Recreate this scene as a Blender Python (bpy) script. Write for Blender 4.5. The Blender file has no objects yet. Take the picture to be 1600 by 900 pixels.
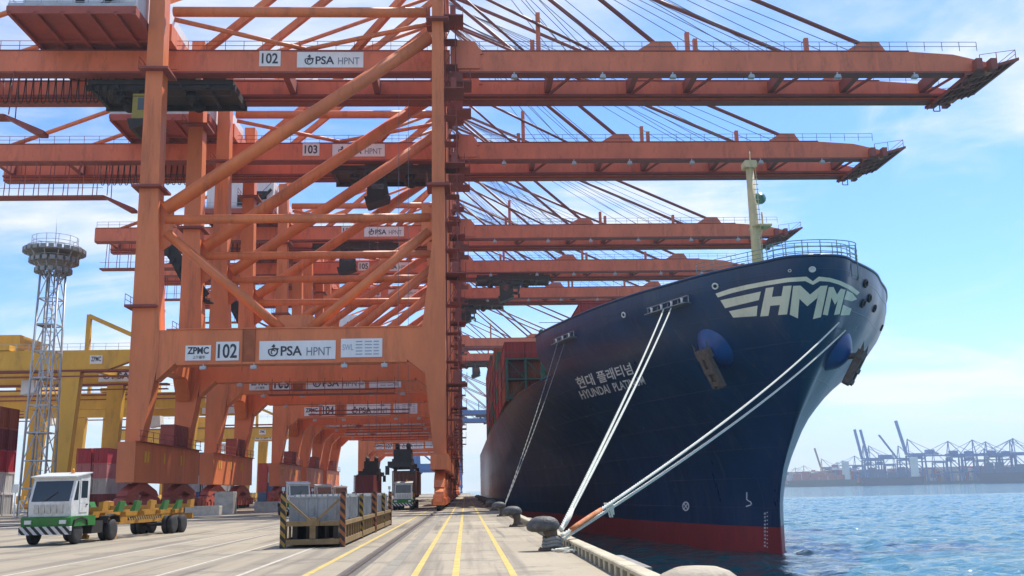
import bpy, bmesh, math, random
from mathutils import Vector, Matrix
from mathutils.bvhtree import BVHTree
R = math.radians
rnd = random.Random(7)
SC = bpy.context.scene
COL = SC.collection

# ------------------------------------------------------------------ camera
EYE = Vector((0, 0, 1.8)); F = 1546.0
YAW, PITCH, ROLL = R(2.8895), R(11.5306), 0.021
fw = Vector((math.sin(YAW) * math.cos(PITCH), math.cos(YAW) * math.cos(PITCH), math.sin(PITCH)))
rt = Vector((math.cos(YAW), -math.sin(YAW), 0)); up = rt.cross(fw)
RT = rt * math.cos(ROLL) - up * math.sin(ROLL); UP = up * math.cos(ROLL) + rt * math.sin(ROLL)
cam = bpy.data.cameras.new('camera'); cam_o = bpy.data.objects.new('camera', cam); COL.objects.link(cam_o)
M4 = Matrix((RT, UP, -fw)).transposed().to_4x4(); M4.translation = EYE
cam_o.matrix_world = M4
cam.sensor_width = 36; cam.lens = 36 * F / 1600; cam.clip_start = 0.1; cam.clip_end = 20000
SC.camera = cam_o

# ------------------------------------------------------------------ sky, sun, exposure
SUN_EL, SUN_AZ = R(56), R(38)          # azimuth from +Y towards +X: ahead of the camera, to the right
world = bpy.data.worlds.new('World'); SC.world = world; world.use_nodes = True
nt = world.node_tree; N = nt.nodes; L = nt.links; N.clear()
def wn(t, **k):
    n = N.new(t)
    for a, b in k.items(): setattr(n, a, b)
    return n
sky = wn('ShaderNodeTexSky', sky_type='NISHITA', sun_disc=False)
sky.sun_elevation = SUN_EL; sky.sun_rotation = SUN_AZ
sky.air_density = 1.0; sky.dust_density = 0.25; sky.ozone_density = 1.0
tc = wn('ShaderNodeTexCoord'); sep = wn('ShaderNodeSeparateXYZ'); L.new(tc.outputs['Generated'], sep.inputs[0])
def wmath(op, a, b=None, clamp=False):
    n = wn('ShaderNodeMath', operation=op, use_clamp=clamp)
    for i, v in enumerate((a, b)):
        if v is None: continue
        if isinstance(v, (int, float)): n.inputs[i].default_value = v
        else: L.new(v, n.inputs[i])
    return n.outputs[0]
den = wmath('ADD', wmath('MAXIMUM', sep.outputs['Z'], 0.0), 0.16)
comb = wn('ShaderNodeCombineXYZ')
L.new(wmath('DIVIDE', sep.outputs['X'], den), comb.inputs[0]); L.new(wmath('DIVIDE', sep.outputs['Y'], den), comb.inputs[1])
def cloud(scale, stretch, rot, lo, hi, off, dist=0.9):
    mp = wn('ShaderNodeMapping'); mp.inputs['Scale'].default_value = stretch; mp.inputs['Rotation'].default_value = (0, 0, rot)
    mp.inputs['Location'].default_value = off
    L.new(comb.outputs[0], mp.inputs[0])
    ns = wn('ShaderNodeTexNoise'); ns.inputs['Scale'].default_value = scale; ns.inputs['Detail'].default_value = 9
    ns.inputs['Roughness'].default_value = 0.58; ns.inputs['Distortion'].default_value = dist
    L.new(mp.outputs[0], ns.inputs['Vector'])
    mr = wn('ShaderNodeMapRange', interpolation_type='SMOOTHSTEP'); mr.inputs['From Min'].default_value = lo; mr.inputs['From Max'].default_value = hi
    L.new(ns.outputs[0], mr.inputs['Value'])
    return mr.outputs[0]
c1 = cloud(0.95, (0.75, 1.1, 1), R(-22), 0.425, 0.66, (1.5, 8.2, 0))
c2 = cloud(2.2, (1.0, 0.7, 1), R(-30), 0.48, 0.80, (1.3, 7.9, 0), 1.2)
cl = wmath('ADD', wmath('MULTIPLY', c1, 0.95), wmath('MULTIPLY', c2, 0.45), True)
low = wn('ShaderNodeMapRange', interpolation_type='SMOOTHSTEP')      # haze band above the horizon
low.inputs['From Min'].default_value = 0.0; low.inputs['From Max'].default_value = 0.20
low.inputs['To Min'].default_value = 0.75; low.inputs['To Max'].default_value = 0.0
L.new(wmath('ABSOLUTE', sep.outputs['Z']), low.inputs['Value'])
mixc = wn('ShaderNodeMix', data_type='RGBA'); mixc.inputs[7].default_value = (5.5, 5.6, 5.7, 1)
tint = wn('ShaderNodeMix', data_type='RGBA', blend_type='MULTIPLY'); tint.inputs[0].default_value = 1.0
tint.inputs[7].default_value = (0.56, 0.80, 1.16, 1)
L.new(sky.outputs[0], tint.inputs[6]); L.new(cl, mixc.inputs[0])
band = wn('ShaderNodeMix', data_type='RGBA'); band.inputs[7].default_value = (4.3, 4.75, 5.0, 1); L.new(low.outputs[0], band.inputs[0]); L.new(tint.outputs[2], band.inputs[6]); L.new(band.outputs[2], mixc.inputs[6])
bg = wn('ShaderNodeBackground'); bg.inputs[1].default_value = 0.10
out = wn('ShaderNodeOutputWorld'); L.new(mixc.outputs[2], bg.inputs[0]); L.new(bg.outputs[0], out.inputs[0])

sl = bpy.data.lights.new('sun', 'SUN'); sl.energy = 3.2; sl.angle = R(0.53); sl.color = (1, 0.94, 0.85)
so = bpy.data.objects.new('sun', sl); COL.objects.link(so)
sd = Vector((math.sin(SUN_AZ) * math.cos(SUN_EL), math.cos(SUN_AZ) * math.cos(SUN_EL), math.sin(SUN_EL)))
so.rotation_euler = sd.to_track_quat('Z', 'Y').to_euler(); so.location = sd * 200

vs = SC.view_settings; vs.view_transform = 'Standard'; vs.look = 'None'; vs.exposure = 0.92; vs.gamma = 1.0; vs.use_curve_mapping = False
SC.cycles.max_bounces = 6; SC.cycles.volume_bounces = 0; SC.cycles.transparent_max_bounces = 8
SC.cycles.use_denoising = True

# ------------------------------------------------------------------ pixel rays (1600 x 900 photograph)
def ray(px, py): return fw + RT * ((px - 800) / F) - UP * ((py - 450) / F)
def atz(px, py, z): d = ray(px, py); return EYE + d * ((z - EYE.z) / d.z)
def aty(px, py, y): d = ray(px, py); return EYE + d * ((y - EYE.y) / d.y)
def atx(px, py, x): d = ray(px, py); return EYE + d * (x / d.x)

# ------------------------------------------------------------------ materials
MATS = {}
def mat(name, col, rough=0.6, metal=0.0, var=0.12, scale=1.5, streak=0.0, bump=0.0, bscale=20, dirt=None, spec=0.5):
    if name in MATS: return MATS[name]
    m = bpy.data.materials.new(name); m.use_nodes = True; t = m.node_tree; n = t.nodes; l = t.links
    b = n['Principled BSDF']; b.inputs['Roughness'].default_value = rough; b.inputs['Metallic'].default_value = metal
    b.inputs['Specular IOR Level'].default_value = spec
    co = n.new('ShaderNodeTexCoord'); nz = n.new('ShaderNodeTexNoise'); nz.inputs['Scale'].default_value = scale; nz.inputs['Detail'].default_value = 6
    nz.inputs['Roughness'].default_value = 0.65
    mp = n.new('ShaderNodeMapping'); l.new(co.outputs['Object'], mp.inputs[0]); l.new(mp.outputs[0], nz.inputs['Vector'])
    if streak: mp.inputs['Scale'].default_value = (1, 1, streak)
    rp = n.new('ShaderNodeValToRGB'); l.new(nz.outputs[0], rp.inputs[0])
    e = rp.color_ramp.elements; e[0].position = 0.32; e[1].position = 0.68
    e[0].color = (*[c * (1 - var) for c in col], 1); e[1].color = (*[min(1, c * (1 + var)) for c in col], 1)
    last = rp.outputs[0]
    if dirt:
        dcol, amount, dscale, dstr = dirt
        n2 = n.new('ShaderNodeTexNoise'); n2.inputs['Scale'].default_value = dscale; n2.inputs['Detail'].default_value = 8; n2.inputs['Roughness'].default_value = 0.7
        m2 = n.new('ShaderNodeMapping'); m2.inputs['Scale'].default_value = (1, 1, dstr); m2.inputs['Location'].default_value = (3.7, 1.9, 5.1)
        l.new(co.outputs['Object'], m2.inputs[0]); l.new(m2.outputs[0], n2.inputs['Vector'])
        mr = n.new('ShaderNodeMapRange'); mr.inputs['From Min'].default_value = 0.52; mr.inputs['From Max'].default_value = 0.75; mr.inputs['To Max'].default_value = amount
        l.new(n2.outputs[0], mr.inputs['Value'])
        mx = n.new('ShaderNodeMix'); mx.data_type = 'RGBA'; mx.inputs[7].default_value = (*dcol, 1)
        l.new(mr.outputs[0], mx.inputs[0]); l.new(last, mx.inputs[6]); last = mx.outputs[2]
    l.new(last, b.inputs['Base Color'])
    if bump:
        n3 = n.new('ShaderNodeTexNoise'); n3.inputs['Scale'].default_value = bscale; n3.inputs['Detail'].default_value = 5
        l.new(co.outputs['Object'], n3.inputs['Vector'])
        bp = n.new('ShaderNodeBump'); bp.inputs['Strength'].default_value = bump; bp.inputs['Distance'].default_value = 0.05
        l.new(n3.outputs[0], bp.inputs['Height']); l.new(bp.outputs[0], b.inputs['Normal'])
    MATS[name] = m
    return m
RUST = (0.10, 0.035, 0.02)
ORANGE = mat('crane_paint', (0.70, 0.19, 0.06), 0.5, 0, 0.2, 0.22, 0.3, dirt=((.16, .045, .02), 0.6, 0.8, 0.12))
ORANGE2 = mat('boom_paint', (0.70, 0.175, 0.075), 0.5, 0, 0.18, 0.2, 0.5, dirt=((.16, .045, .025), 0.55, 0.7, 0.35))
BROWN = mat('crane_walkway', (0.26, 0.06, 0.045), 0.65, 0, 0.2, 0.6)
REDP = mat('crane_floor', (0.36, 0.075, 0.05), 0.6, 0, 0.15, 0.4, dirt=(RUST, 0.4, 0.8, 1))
DARK = mat('dark_machinery', (0.022, 0.02, 0.02), 0.6, 0.1, 0.4, 0.8, dirt=((0.08, 0.05, 0.03), 0.4, 1.5, 1))
WHITE = mat('white_panel', (0.72, 0.74, 0.74), 0.5, 0, 0.06, 0.8, 0.4, dirt=((0.4, 0.36, 0.3), 0.35, 0.8, 0.3))
SIGN = mat('sign_white', (0.78, 0.80, 0.80), 0.45, 0, 0.05, 1.5, 0.3)
INK = mat('sign_ink', (0.03, 0.035, 0.05), 0.5, 0, 0.1, 2)
GREY_INK = mat('sign_grey_ink', (0.16, 0.19, 0.24), 0.5, 0, 0.1, 2)
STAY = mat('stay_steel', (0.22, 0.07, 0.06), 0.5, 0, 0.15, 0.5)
ROPE_STEEL = mat('steel_rope', (0.16, 0.19, 0.22), 0.5, 0.3, 0.1, 1)
YELLOW = mat('gantry_yellow', (0.68, 0.39, 0.035), 0.5, 0, 0.12, 0.3, 0.35, dirt=((0.2, 0.09, 0.03), 0.45, 0.6, 0.3))
OLIVE = mat('cab_olive', (0.30, 0.27, 0.05), 0.5, 0, 0.1, 0.8)
GALV = mat('galvanised', (0.42, 0.44, 0.46), 0.5, 0.3, 0.15, 1.2)
GLASS = mat('dark_glass', (0.03, 0.045, 0.055), 0.08, 0, 0.05, 1, spec=0.8)
RUBBER = mat('rubber', (0.022, 0.022, 0.024), 0.8, 0, 0.2, 6, dirt=((0.12, 0.11, 0.095), 0.5, 4, 1))
CONC = mat('concrete_block', (0.40, 0.37, 0.32), 0.85, 0, 0.15, 1.5, bump=0.3, bscale=14, dirt=((0.12, 0.10, 0.08), 0.5, 1.5, 1))

# ------------------------------------------------------------------ mesh builder
class MB:
    def __init__(s): s.v = []; s.f = []; s.sm = []
    def add(s, vs, fs, smooth=False):
        o = len(s.v); s.v += [tuple(v) for v in vs]
        for f in fs: s.f.append(tuple(i + o for i in f)); s.sm.append(smooth)
        return s
    def box(s, x0, y0, z0, x1, y1, z1, c=0.0):
        if c:
            for a in (0,):
                pts = [(x0 + c, z0), (x1 - c, z0), (x1, z0 + c), (x1, z1 - c), (x1 - c, z1), (x0 + c, z1), (x0, z1 - c), (x0, z0 + c)]
            return s.prism([(p[0], p[1]) for p in pts], y0, y1)
        vs = [(x0, y0, z0), (x1, y0, z0), (x1, y1, z0), (x0, y1, z0), (x0, y0, z1), (x1, y0, z1), (x1, y1, z1), (x0, y1, z1)]
        return s.add(vs, [(0, 3, 2, 1), (4, 5, 6, 7), (0, 1, 5, 4), (1, 2, 6, 5), (2, 3, 7, 6), (3, 0, 4, 7)])
    def prism(s, poly, a, b, axis='y'):
        n = len(poly)
        if axis == 'y': g = lambda p, t: (p[0], t, p[1])
        elif axis == 'x': g = lambda p, t: (t, p[0], p[1])
        else: g = lambda p, t: (p[0], p[1], t)
        vs = [g(p, a) for p in poly] + [g(p, b) for p in poly]
        fs = [tuple(range(n)), tuple(range(2 * n - 1, n - 1, -1))] + [(i, i + n, (i + 1) % n + n, (i + 1) % n) for i in range(n)]
        return s.add(vs, fs)
    def tube(s, pts, r, n=8, r1=None, cap=True, up=None):
        pts = [Vector(p) for p in pts]; k = len(pts); o = []; rs = r if isinstance(r, (list, tuple)) else [r + ((r1 if r1 is not None else r) - r) * i / max(1, k - 1) for i in range(k)]
        nrm = None
        for i, p in enumerate(pts):
            d = (pts[min(i + 1, k - 1)] - pts[max(i - 1, 0)])
            if d.length < 1e-9: d = Vector((0, 0, 1))
            d.normalize()
            if nrm is None:
                a = Vector((0, 0, 1)) if abs(d.z) < 0.9 else Vector((1, 0, 0))
                nrm = d.cross(a).normalized()
            else:
                nrm = (nrm - d * nrm.dot(d)).normalized()
            bi = d.cross(nrm)
            for j in range(n):
                t = 2 * math.pi * (j + 0.5) / n
                o.append(p + (nrm * math.cos(t) + bi * math.sin(t)) * rs[i])
        fs = [(i * n + j, i * n + (j + 1) % n, (i + 1) * n + (j + 1) % n, (i + 1) * n + j) for i in range(k - 1) for j in range(n)]
        s.add(o, fs, n > 4)
        if cap:
            b = len(s.v) - len(o)
            s.f.append(tuple(b + j for j in range(n - 1, -1, -1))); s.sm.append(False)
            s.f.append(tuple(b + (k - 1) * n + j for j in range(n))); s.sm.append(False)
        return s
    def bar(s, a, b, w, h=None):
        """rectangular bar from a to b"""
        a = Vector(a); b = Vector(b); h = h or w; d = (b - a).normalized()
        u = Vector((0, 0, 1)) if abs(d.z) < 0.95 else Vector((0, 1, 0))
        x = d.cross(u).normalized(); y = x.cross(d).normalized()
        vs = [p + x * i * w / 2 + y * j * h / 2 for p in (a, b) for i, j in ((-1, -1), (1, -1), (1, 1), (-1, 1))]
        return s.add(vs, [(0, 3, 2, 1), (4, 5, 6, 7), (0, 1, 5, 4), (1, 2, 6, 5), (2, 3, 7, 6), (3, 0, 4, 7)])
    def lathe(s, prof, c=(0, 0, 0), n=16, axis='z', smooth=True):
        o = []
        for r, z in prof:
            for j in range(n):
                t = 2 * math.pi * j / n; a, b = r * math.cos(t), r * math.sin(t)
                o.append({'z': (c[0] + a, c[1] + b, c[2] + z), 'x': (c[0] + z, c[1] + a, c[2] + b), 'y': (c[0] + a, c[1] + z, c[2] + b)}[axis])
        k = len(prof)
        s.add(o, [(i * n + j, i * n + (j + 1) % n, (i + 1) * n + (j + 1) % n, (i + 1) * n + j) for i in range(k - 1) for j in range(n)], smooth)
        b = len(s.v) - len(o)
        if prof[0][0] > 1e-6: s.f.append(tuple(b + j for j in range(n - 1, -1, -1))); s.sm.append(False)
        if prof[-1][0] > 1e-6: s.f.append(tuple(b + (k - 1) * n + j for j in range(n))); s.sm.append(False)
        return s
    def mesh(s, name, m=None, recalc=True, sharp=None):
        me = bpy.data.meshes.new(name); me.from_pydata(s.v, [], s.f)
        for p, sm in zip(me.polygons, s.sm): p.use_smooth = sm
        if recalc:
            bm = bmesh.new(); bm.from_mesh(me); bmesh.ops.remove_doubles(bm, verts=bm.verts, dist=1e-5); bmesh.ops.recalc_face_normals(bm, faces=bm.faces); bm.to_mesh(me); bm.free()
        if m: me.materials.append(m)
        me.update(); return me
CACHE = {}
def ob(name, me, parent=None, loc=(0, 0, 0), rot=None):
    o = bpy.data.objects.new(name, me); COL.objects.link(o); o.location = loc
    if rot: o.rotation_euler = rot
    if parent: o.parent = parent
    return o
def part(name, mb, m, parent=None, loc=(0, 0, 0), rot=None, **k):
    return ob(name, mb.mesh(name, m, **k), parent, loc, rot)
def cpart(key, name, fn, m, parent, loc=(0, 0, 0), rot=None):
    """a part whose mesh is built once and shared"""
    if (key, m.name) not in CACHE:
        b = MB(); fn(b); CACHE[(key, m.name)] = b.mesh(name, m)
    return ob(name, CACHE[(key, m.name)], parent, loc, rot)
def tag(o, label, cat, group=None):
    o['label'] = label; o['category'] = cat
    if group: o['group'] = group
    return o
def thing(name, label, cat, loc=(0, 0, 0), rz=0, group=None):
    o = bpy.data.objects.new(name, None); COL.objects.link(o); o.location = loc; o.rotation_euler = (0, 0, rz); o.empty_display_size = 0.3
    return tag(o, label, cat, group)
def struct(o): o['kind'] = 'structure'; return o
def stuff(o): o['kind'] = 'stuff'; return o

TXT = {}
def text_polys(txt, bold=0.0, depth=0.0):
    """(verts2d, faces) of a line of lettering scaled so that its box is 0..1 by 0..1"""
    k = (txt, bold)
    if k not in TXT:
        cu = bpy.data.curves.new('t', 'FONT'); cu.body = txt; cu.offset = bold; cu.resolution_u = 3
        o = bpy.data.objects.new('t', cu); COL.objects.link(o)
        dg = bpy.context.evaluated_depsgraph_get(); me = bpy.data.meshes.new_from_object(o.evaluated_get(dg))
        vs = [(v.co.x, v.co.y) for v in me.vertices]; fs = [tuple(p.vertices) for p in me.polygons]
        bpy.data.objects.remove(o); bpy.data.curves.remove(cu); bpy.data.meshes.remove(me)
        x0 = min(v[0] for v in vs); x1 = max(v[0] for v in vs); y0 = min(v[1] for v in vs); y1 = max(v[1] for v in vs)
        TXT[k] = ([((a - x0) / (x1 - x0), (b - y0) / (y1 - y0)) for a, b in vs], fs)
    return TXT[k]
def sign_text(mb, txt, x0, z0, x1, z1, y, bold=0.0):
    """lettering standing in the xz plane at depth y, read from -y"""
    vs, fs = text_polys(txt, bold)
    mb.add([(x0 + (x1 - x0) * a, y, z0 + (z1 - z0) * b) for a, b in vs], fs)
    return mb
def ring2d(cx, cy, r0, r1, a0, a1, n=10):
    out = [(cx + r1 * math.cos(R(a0 + (a1 - a0) * i / n)), cy + r1 * math.sin(R(a0 + (a1 - a0) * i / n))) for i in range(n + 1)]
    inn = [(cx + r0 * math.cos(R(a0 + (a1 - a0) * i / n)), cy + r0 * math.sin(R(a0 + (a1 - a0) * i / n))) for i in range(n + 1)]
    return [(out[i], out[i + 1], inn[i + 1], inn[i]) for i in range(n)]
def emblem(mb, cx, cz, r, y):
    """the swirl with a swept crest beside the terminal's letters"""
    qs = ring2d(0, 0, 0.72, 1.0, 150, 390) + ring2d(0.05, -0.12, 0.28, 0.5, 20, 250)
    qs += [((-1.05, 0.35), (0.1, 0.75), (0.55, 0.45), (-0.4, 0.3)), ((-0.35, 0.95), (0.15, 1.5), (0.45, 1.0), (0.1, 0.75)), ((0.1, 0.75), (1.15, 0.6), (0.95, 0.2), (0.45, 0.35))]
    for q in qs: mb.add([(cx + r * a, y, cz + r * b) for a, b in q], [(0, 1, 2, 3)])
    return mb

ORDN = ['first', 'second', 'third', 'fourth', 'fifth', 'sixth', 'seventh', 'eighth', 'ninth']
# ================================================================== SETTING
WATER_Z = -3.5; QX = 3.45
def ground_mat():
    m = bpy.data.materials.new('apron_concrete'); m.use_nodes = True; t = m.node_tree; n = t.nodes; l = t.links; b = n['Principled BSDF']
    b.inputs['Roughness'].default_value = 0.85
    co = n.new('ShaderNodeNewGeometry')
    def noise(scale, st, det=6, ro=0.6):
        mp = n.new('ShaderNodeMapping'); mp.inputs['Scale'].default_value = st; l.new(co.outputs['Position'], mp.inputs[0])
        z = n.new('ShaderNodeTexNoise'); z.inputs['Scale'].default_value = scale; z.inputs['Detail'].default_value = det; z.inputs['Roughness'].default_value = ro
        l.new(mp.outputs[0], z.inputs['Vector']); return z.outputs[0]
    def rng(v, a, b2, c, d):
        r = n.new('ShaderNodeMapRange'); r.inputs['From Min'].default_value = a; r.inputs['From Max'].default_value = b2; r.inputs['To Min'].default_value = c; r.inputs['To Max'].default_value = d
        l.new(v, r.inputs['Value']); return r.outputs[0]
    rp = n.new('ShaderNodeValToRGB'); e = rp.color_ramp.elements; e[0].position = 0.3; e[1].position = 0.7
    e[0].color = (0.31, 0.26, 0.18, 1); e[1].color = (0.43, 0.365, 0.26, 1); l.new(noise(0.12, (1, 0.45, 1), 9, 0.65), rp.inputs[0])
    def darken(last, f, col):
        x = n.new('ShaderNodeMix'); x.data_type = 'RGBA'; x.inputs[7].default_value = (*col, 1); l.new(f, x.inputs[0]); l.new(last, x.inputs[6]); return x.outputs[2]
    c = darken(rp.outputs[0], rng(noise(0.9, (1, 0.03, 1), 5), 0.49, 0.60, 0, 0.62), (0.17, 0.145, 0.115))     # tyre tracks along the quay
    c = darken(c, rng(noise(0.35, (1, 1, 1), 8, 0.7), 0.545, 0.60, 0, 0.5), (0.16, 0.14, 0.11))               # oil and patching
    c = darken(c, rng(noise(14, (1, 1, 1), 4, 0.7), 0.5, 0.8, 0, 0.35), (0.2, 0.19, 0.17))
    c = darken(c, rng(noise(0.5, (0.05, 1, 1), 4), 0.55, 0.75, 0, 0.35), (0.2, 0.19, 0.17))                   # bands across
    c = darken(c, rng(noise(1.6, (1, .02, 1), 3), 0.58, 0.66, 0, 0.55), (0.09, 0.08, 0.07))                # rubber marks
    c = darken(c, rng(noise(2.4, (1, 1, 1), 5, .75), 0.63, 0.70, 0, 0.7), (0.08, 0.07, 0.06))              # drips
    oi = n.new('ShaderNodeObjectInfo'); hs = n.new('ShaderNodeHueSaturation'); l.new(rng(oi.outputs['Random'], 0, 1, .84, 1.12), hs.inputs['Value']); l.new(c, hs.inputs['Color']); c = hs.outputs[0]
    l.new(c, b.inputs['Base Color'])
    bp = n.new('ShaderNodeBump'); bp.inputs['Strength'].default_value = 0.35; bp.inputs['Distance'].default_value = 0.02
    l.new(noise(9, (1, 1, 1), 8, 0.7), bp.inputs['Height']); l.new(bp.outputs[0], b.inputs['Normal'])
    return m
GROUND = ground_mat()
ASPH = mat('dark_strip', (0.13, 0.115, 0.10), 0.85, 0, 0.25, 1.2, bump=0.3, bscale=15)
g = MB().box(-900, -60, -9, QX, 900, 0)
struct(part('quay_ground', g, GROUND))
# apron slabs between rail and kerb
bed = MB().add([(-2.35, 6, .004), (3.04, 6, .004), (3.04, 170, .004), (-2.35, 170, .004)], [(0, 1, 2, 3)])
apron = struct(part('apron', bed, ASPH))
y = 6.0; k = 0
while y < 168:
    cpart('slab', 'slab', lambda b: b.prism([(-2.33, .0), (3.02, .0), (3.02, 0.014), (2.99, .02), (-2.3, .02), (-2.33, .014)], 0.012, 5.988), GROUND, apron, (0, y, 0)); y += 6
# ---- paint lines
YLINE = mat('yellow_line', (0.58, 0.42, 0.11), 0.75, 0, 0.2, 2, dirt=((0.3, 0.26, 0.18), 1.0, 3.5, 1))
WLINE = mat('white_line', (0.50, 0.46, 0.38), 0.75, 0, 0.12, 2, dirt=((0.34, 0.29, 0.21), 1.0, 2.5, 1))
def line(x, w, y0, y1, m, z):
    struct(part('painted_line', MB().add([(x - w / 2, y0, z), (x + w / 2, y0, z), (x + w / 2, y1, z), (x - w / 2, y1, z)], [(0, 1, 2, 3)]), m))
for x in (-1.12, -0.23, 1.01): line(x, 0.15, 4, 420, YLINE, 0.0245)
for px, py in ((18, 898), (129, 898), (289, 888), (401, 889)): line(atz(px, py, 0).x, 0.12, 10, 200, WLINE, 0.0045)
line(atz(499, 888, 0).x, 0.15, 10, 220, YLINE, 0.0045)
# ---- crane rails in their slots
STEEL = mat('rail_steel', (0.16, 0.14, 0.12), 0.4, 0.6, 0.2, 2)
for rx in (-2.68, -32.3):
    r = struct(part('crane_rail', MB().box(rx - .06, 0, .001, rx + .06, 600, .05), STEEL))
    struct(part('rail_slot', MB().add([(rx - .22, 0, .0045), (rx + .22, 0, .0045), (rx + .22, 600, .0045), (rx - .22, 600, .0045)], [(0, 1, 2, 3)]), ASPH))
struct(part('cable_trench_cover', MB().box(-1.95, 0, .021, -1.65, 500, .027), mat('trench_cover', (.25, .225, .18), .75, .1, .2, 1.5)))
# ---- water
def water_mat():
    m = bpy.data.materials.new('sea_water'); m.use_nodes = True; t = m.node_tree; n = t.nodes; l = t.links; b = n['Principled BSDF']
    b.inputs['Base Color'].default_value = (0.010, 0.105, 0.115, 1); b.inputs['Roughness'].default_value = 0.06; b.inputs['IOR'].default_value = 1.33
    co = n.new('ShaderNodeNewGeometry')
    def nz(scale, st, det, w):
        mp = n.new('ShaderNodeMapping'); mp.inputs['Scale'].default_value = st; mp.inputs['Rotation'].default_value = (0, 0, R(12)); l.new(co.outputs['Position'], mp.inputs[0])
        z = n.new('ShaderNodeTexNoise'); z.inputs['Scale'].default_value = scale; z.inputs['Detail'].default_value = det; z.inputs['Roughness'].default_value = 0.6; z.inputs['Distortion'].default_value = 0.6
        l.new(mp.outputs[0], z.inputs['Vector'])
        q = n.new('ShaderNodeMath'); q.operation = 'MULTIPLY'; q.inputs[1].default_value = w; l.new(z.outputs[0], q.inputs[0]); return q.outputs[0]
    ad = n.new('ShaderNodeMath'); ad.operation = 'ADD'; l.new(nz(0.45, (0.6, 1, 1), 6, 1.0), ad.inputs[0]); l.new(nz(0.06, (0.7, 1, 1), 3, 1.6), ad.inputs[1])
    bp = n.new('ShaderNodeBump'); bp.inputs['Strength'].default_value = 0.8; bp.inputs['Distance'].default_value = 0.5
    l.new(ad.outputs[0], bp.inputs['Height']); l.new(bp.outputs[0], b.inputs['Normal'])
    return m
import numpy as np
WM = water_mat(); sea = MB(); X0, X1, Y0, Y1 = QX - 1, 300.0, 10.0, 410.0
for q in ((X0, -500, 9000, Y0), (X1, Y0, 9000, Y1), (X0, Y1, 9000, 9000)):
    sea.add([(q[0], q[1], WATER_Z), (q[2], q[1], WATER_Z), (q[2], q[3], WATER_Z), (q[0], q[3], WATER_Z)], [(0, 1, 2, 3)])
sea_o = struct(part('sea_water', sea, WM, recalc=False))
gx = np.arange(X0, X1 + .01, (X1 - X0) / 330); gy = np.arange(Y0, Y1 + .01, (Y1 - Y0) / 560); XX, YY = np.meshgrid(gx, gy); ZZ = np.zeros_like(XX); rg_ = np.random.RandomState(5)
for i in range(40):
    wl_ = 1.8 * (5 / 1.8) ** (i / 39); an = R(200) + rg_.normal(0, .75); k_ = 2 * math.pi / wl_; ph = rg_.uniform(0, 6.28)
    ZZ += 0.0098 * wl_ ** .55 * np.sin(k_ * (XX * math.cos(an) + YY * math.sin(an)) + ph + .6 * np.sin(.05 * XX + i) + .6 * np.sin(.043 * YY + 2 * i))
ed = np.minimum.reduce([(XX - X0) / 3, (X1 - XX) / 40, (YY - Y0) / 5, (Y1 - YY) / 60]).clip(0, 1)
ZZ = WATER_Z + ZZ * ed; ny, nx = XX.shape
idx = np.arange(nx * ny).reshape(ny, nx); fq = np.stack([idx[:-1, :-1], idx[:-1, 1:], idx[1:, 1:], idx[1:, :-1]], -1).reshape(-1, 4)
wme = bpy.data.meshes.new('wave_surface'); wme.from_pydata(np.stack([XX, YY, ZZ], -1).reshape(-1, 3).tolist(), [], fq.tolist()); wme.polygons.foreach_set('use_smooth', [True] * len(fq)); wme.materials.append(WM)
ob('wave_surface', wme, sea_o)

# ================================================================== QUAY EDGE
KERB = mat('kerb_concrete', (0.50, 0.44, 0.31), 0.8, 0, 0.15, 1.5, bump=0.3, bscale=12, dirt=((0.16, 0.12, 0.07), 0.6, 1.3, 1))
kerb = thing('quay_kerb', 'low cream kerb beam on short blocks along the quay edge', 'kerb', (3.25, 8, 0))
KERB_SHADE = mat('kerb_web_shaded', (0.20, 0.16, 0.11), 0.85, 0, 0.2, 1.5, bump=0.3, bscale=12)  # darker web concrete, with the recess shade between blocks put into its colour
yy = 0.0
while yy < 210:
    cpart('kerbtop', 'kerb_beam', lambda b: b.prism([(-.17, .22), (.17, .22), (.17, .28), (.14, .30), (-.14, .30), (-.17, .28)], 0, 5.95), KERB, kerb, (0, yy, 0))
    cpart('kerbweb', 'kerb_web_shaded', lambda b: b.box(.0, .02, .0, .15, 5.93, .219), KERB_SHADE, kerb, (0, yy, 0))
    for q in range(7 if yy < 90 else 0):
        cpart('kerbblk', 'kerb_block', lambda b: b.prism([(-.16, 0), (-.01, 0), (-.01, .219), (-.16, .219)], 0, .3), KERB, kerb, (0, yy + .2 + q * .85, 0))
    yy += 6.0
BOLL = mat('bollard_iron', (0.075, 0.072, 0.07), 0.62, 0.2, 0.3, 3, bump=0.4, bscale=18, dirt=((0.3, 0.27, 0.22), 0.55, 2.2, 1))
BOLL_SAND = mat('bollard_beige', (0.42, 0.36, 0.26), 0.7, 0, 0.2, 3, bump=0.3, bscale=18, dirt=((0.15, 0.11, 0.07), 0.6, 2, 1))
BOLL_RUST = mat('bollard_base', (0.11, 0.075, 0.05), 0.75, 0.1, 0.3, 4)
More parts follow.
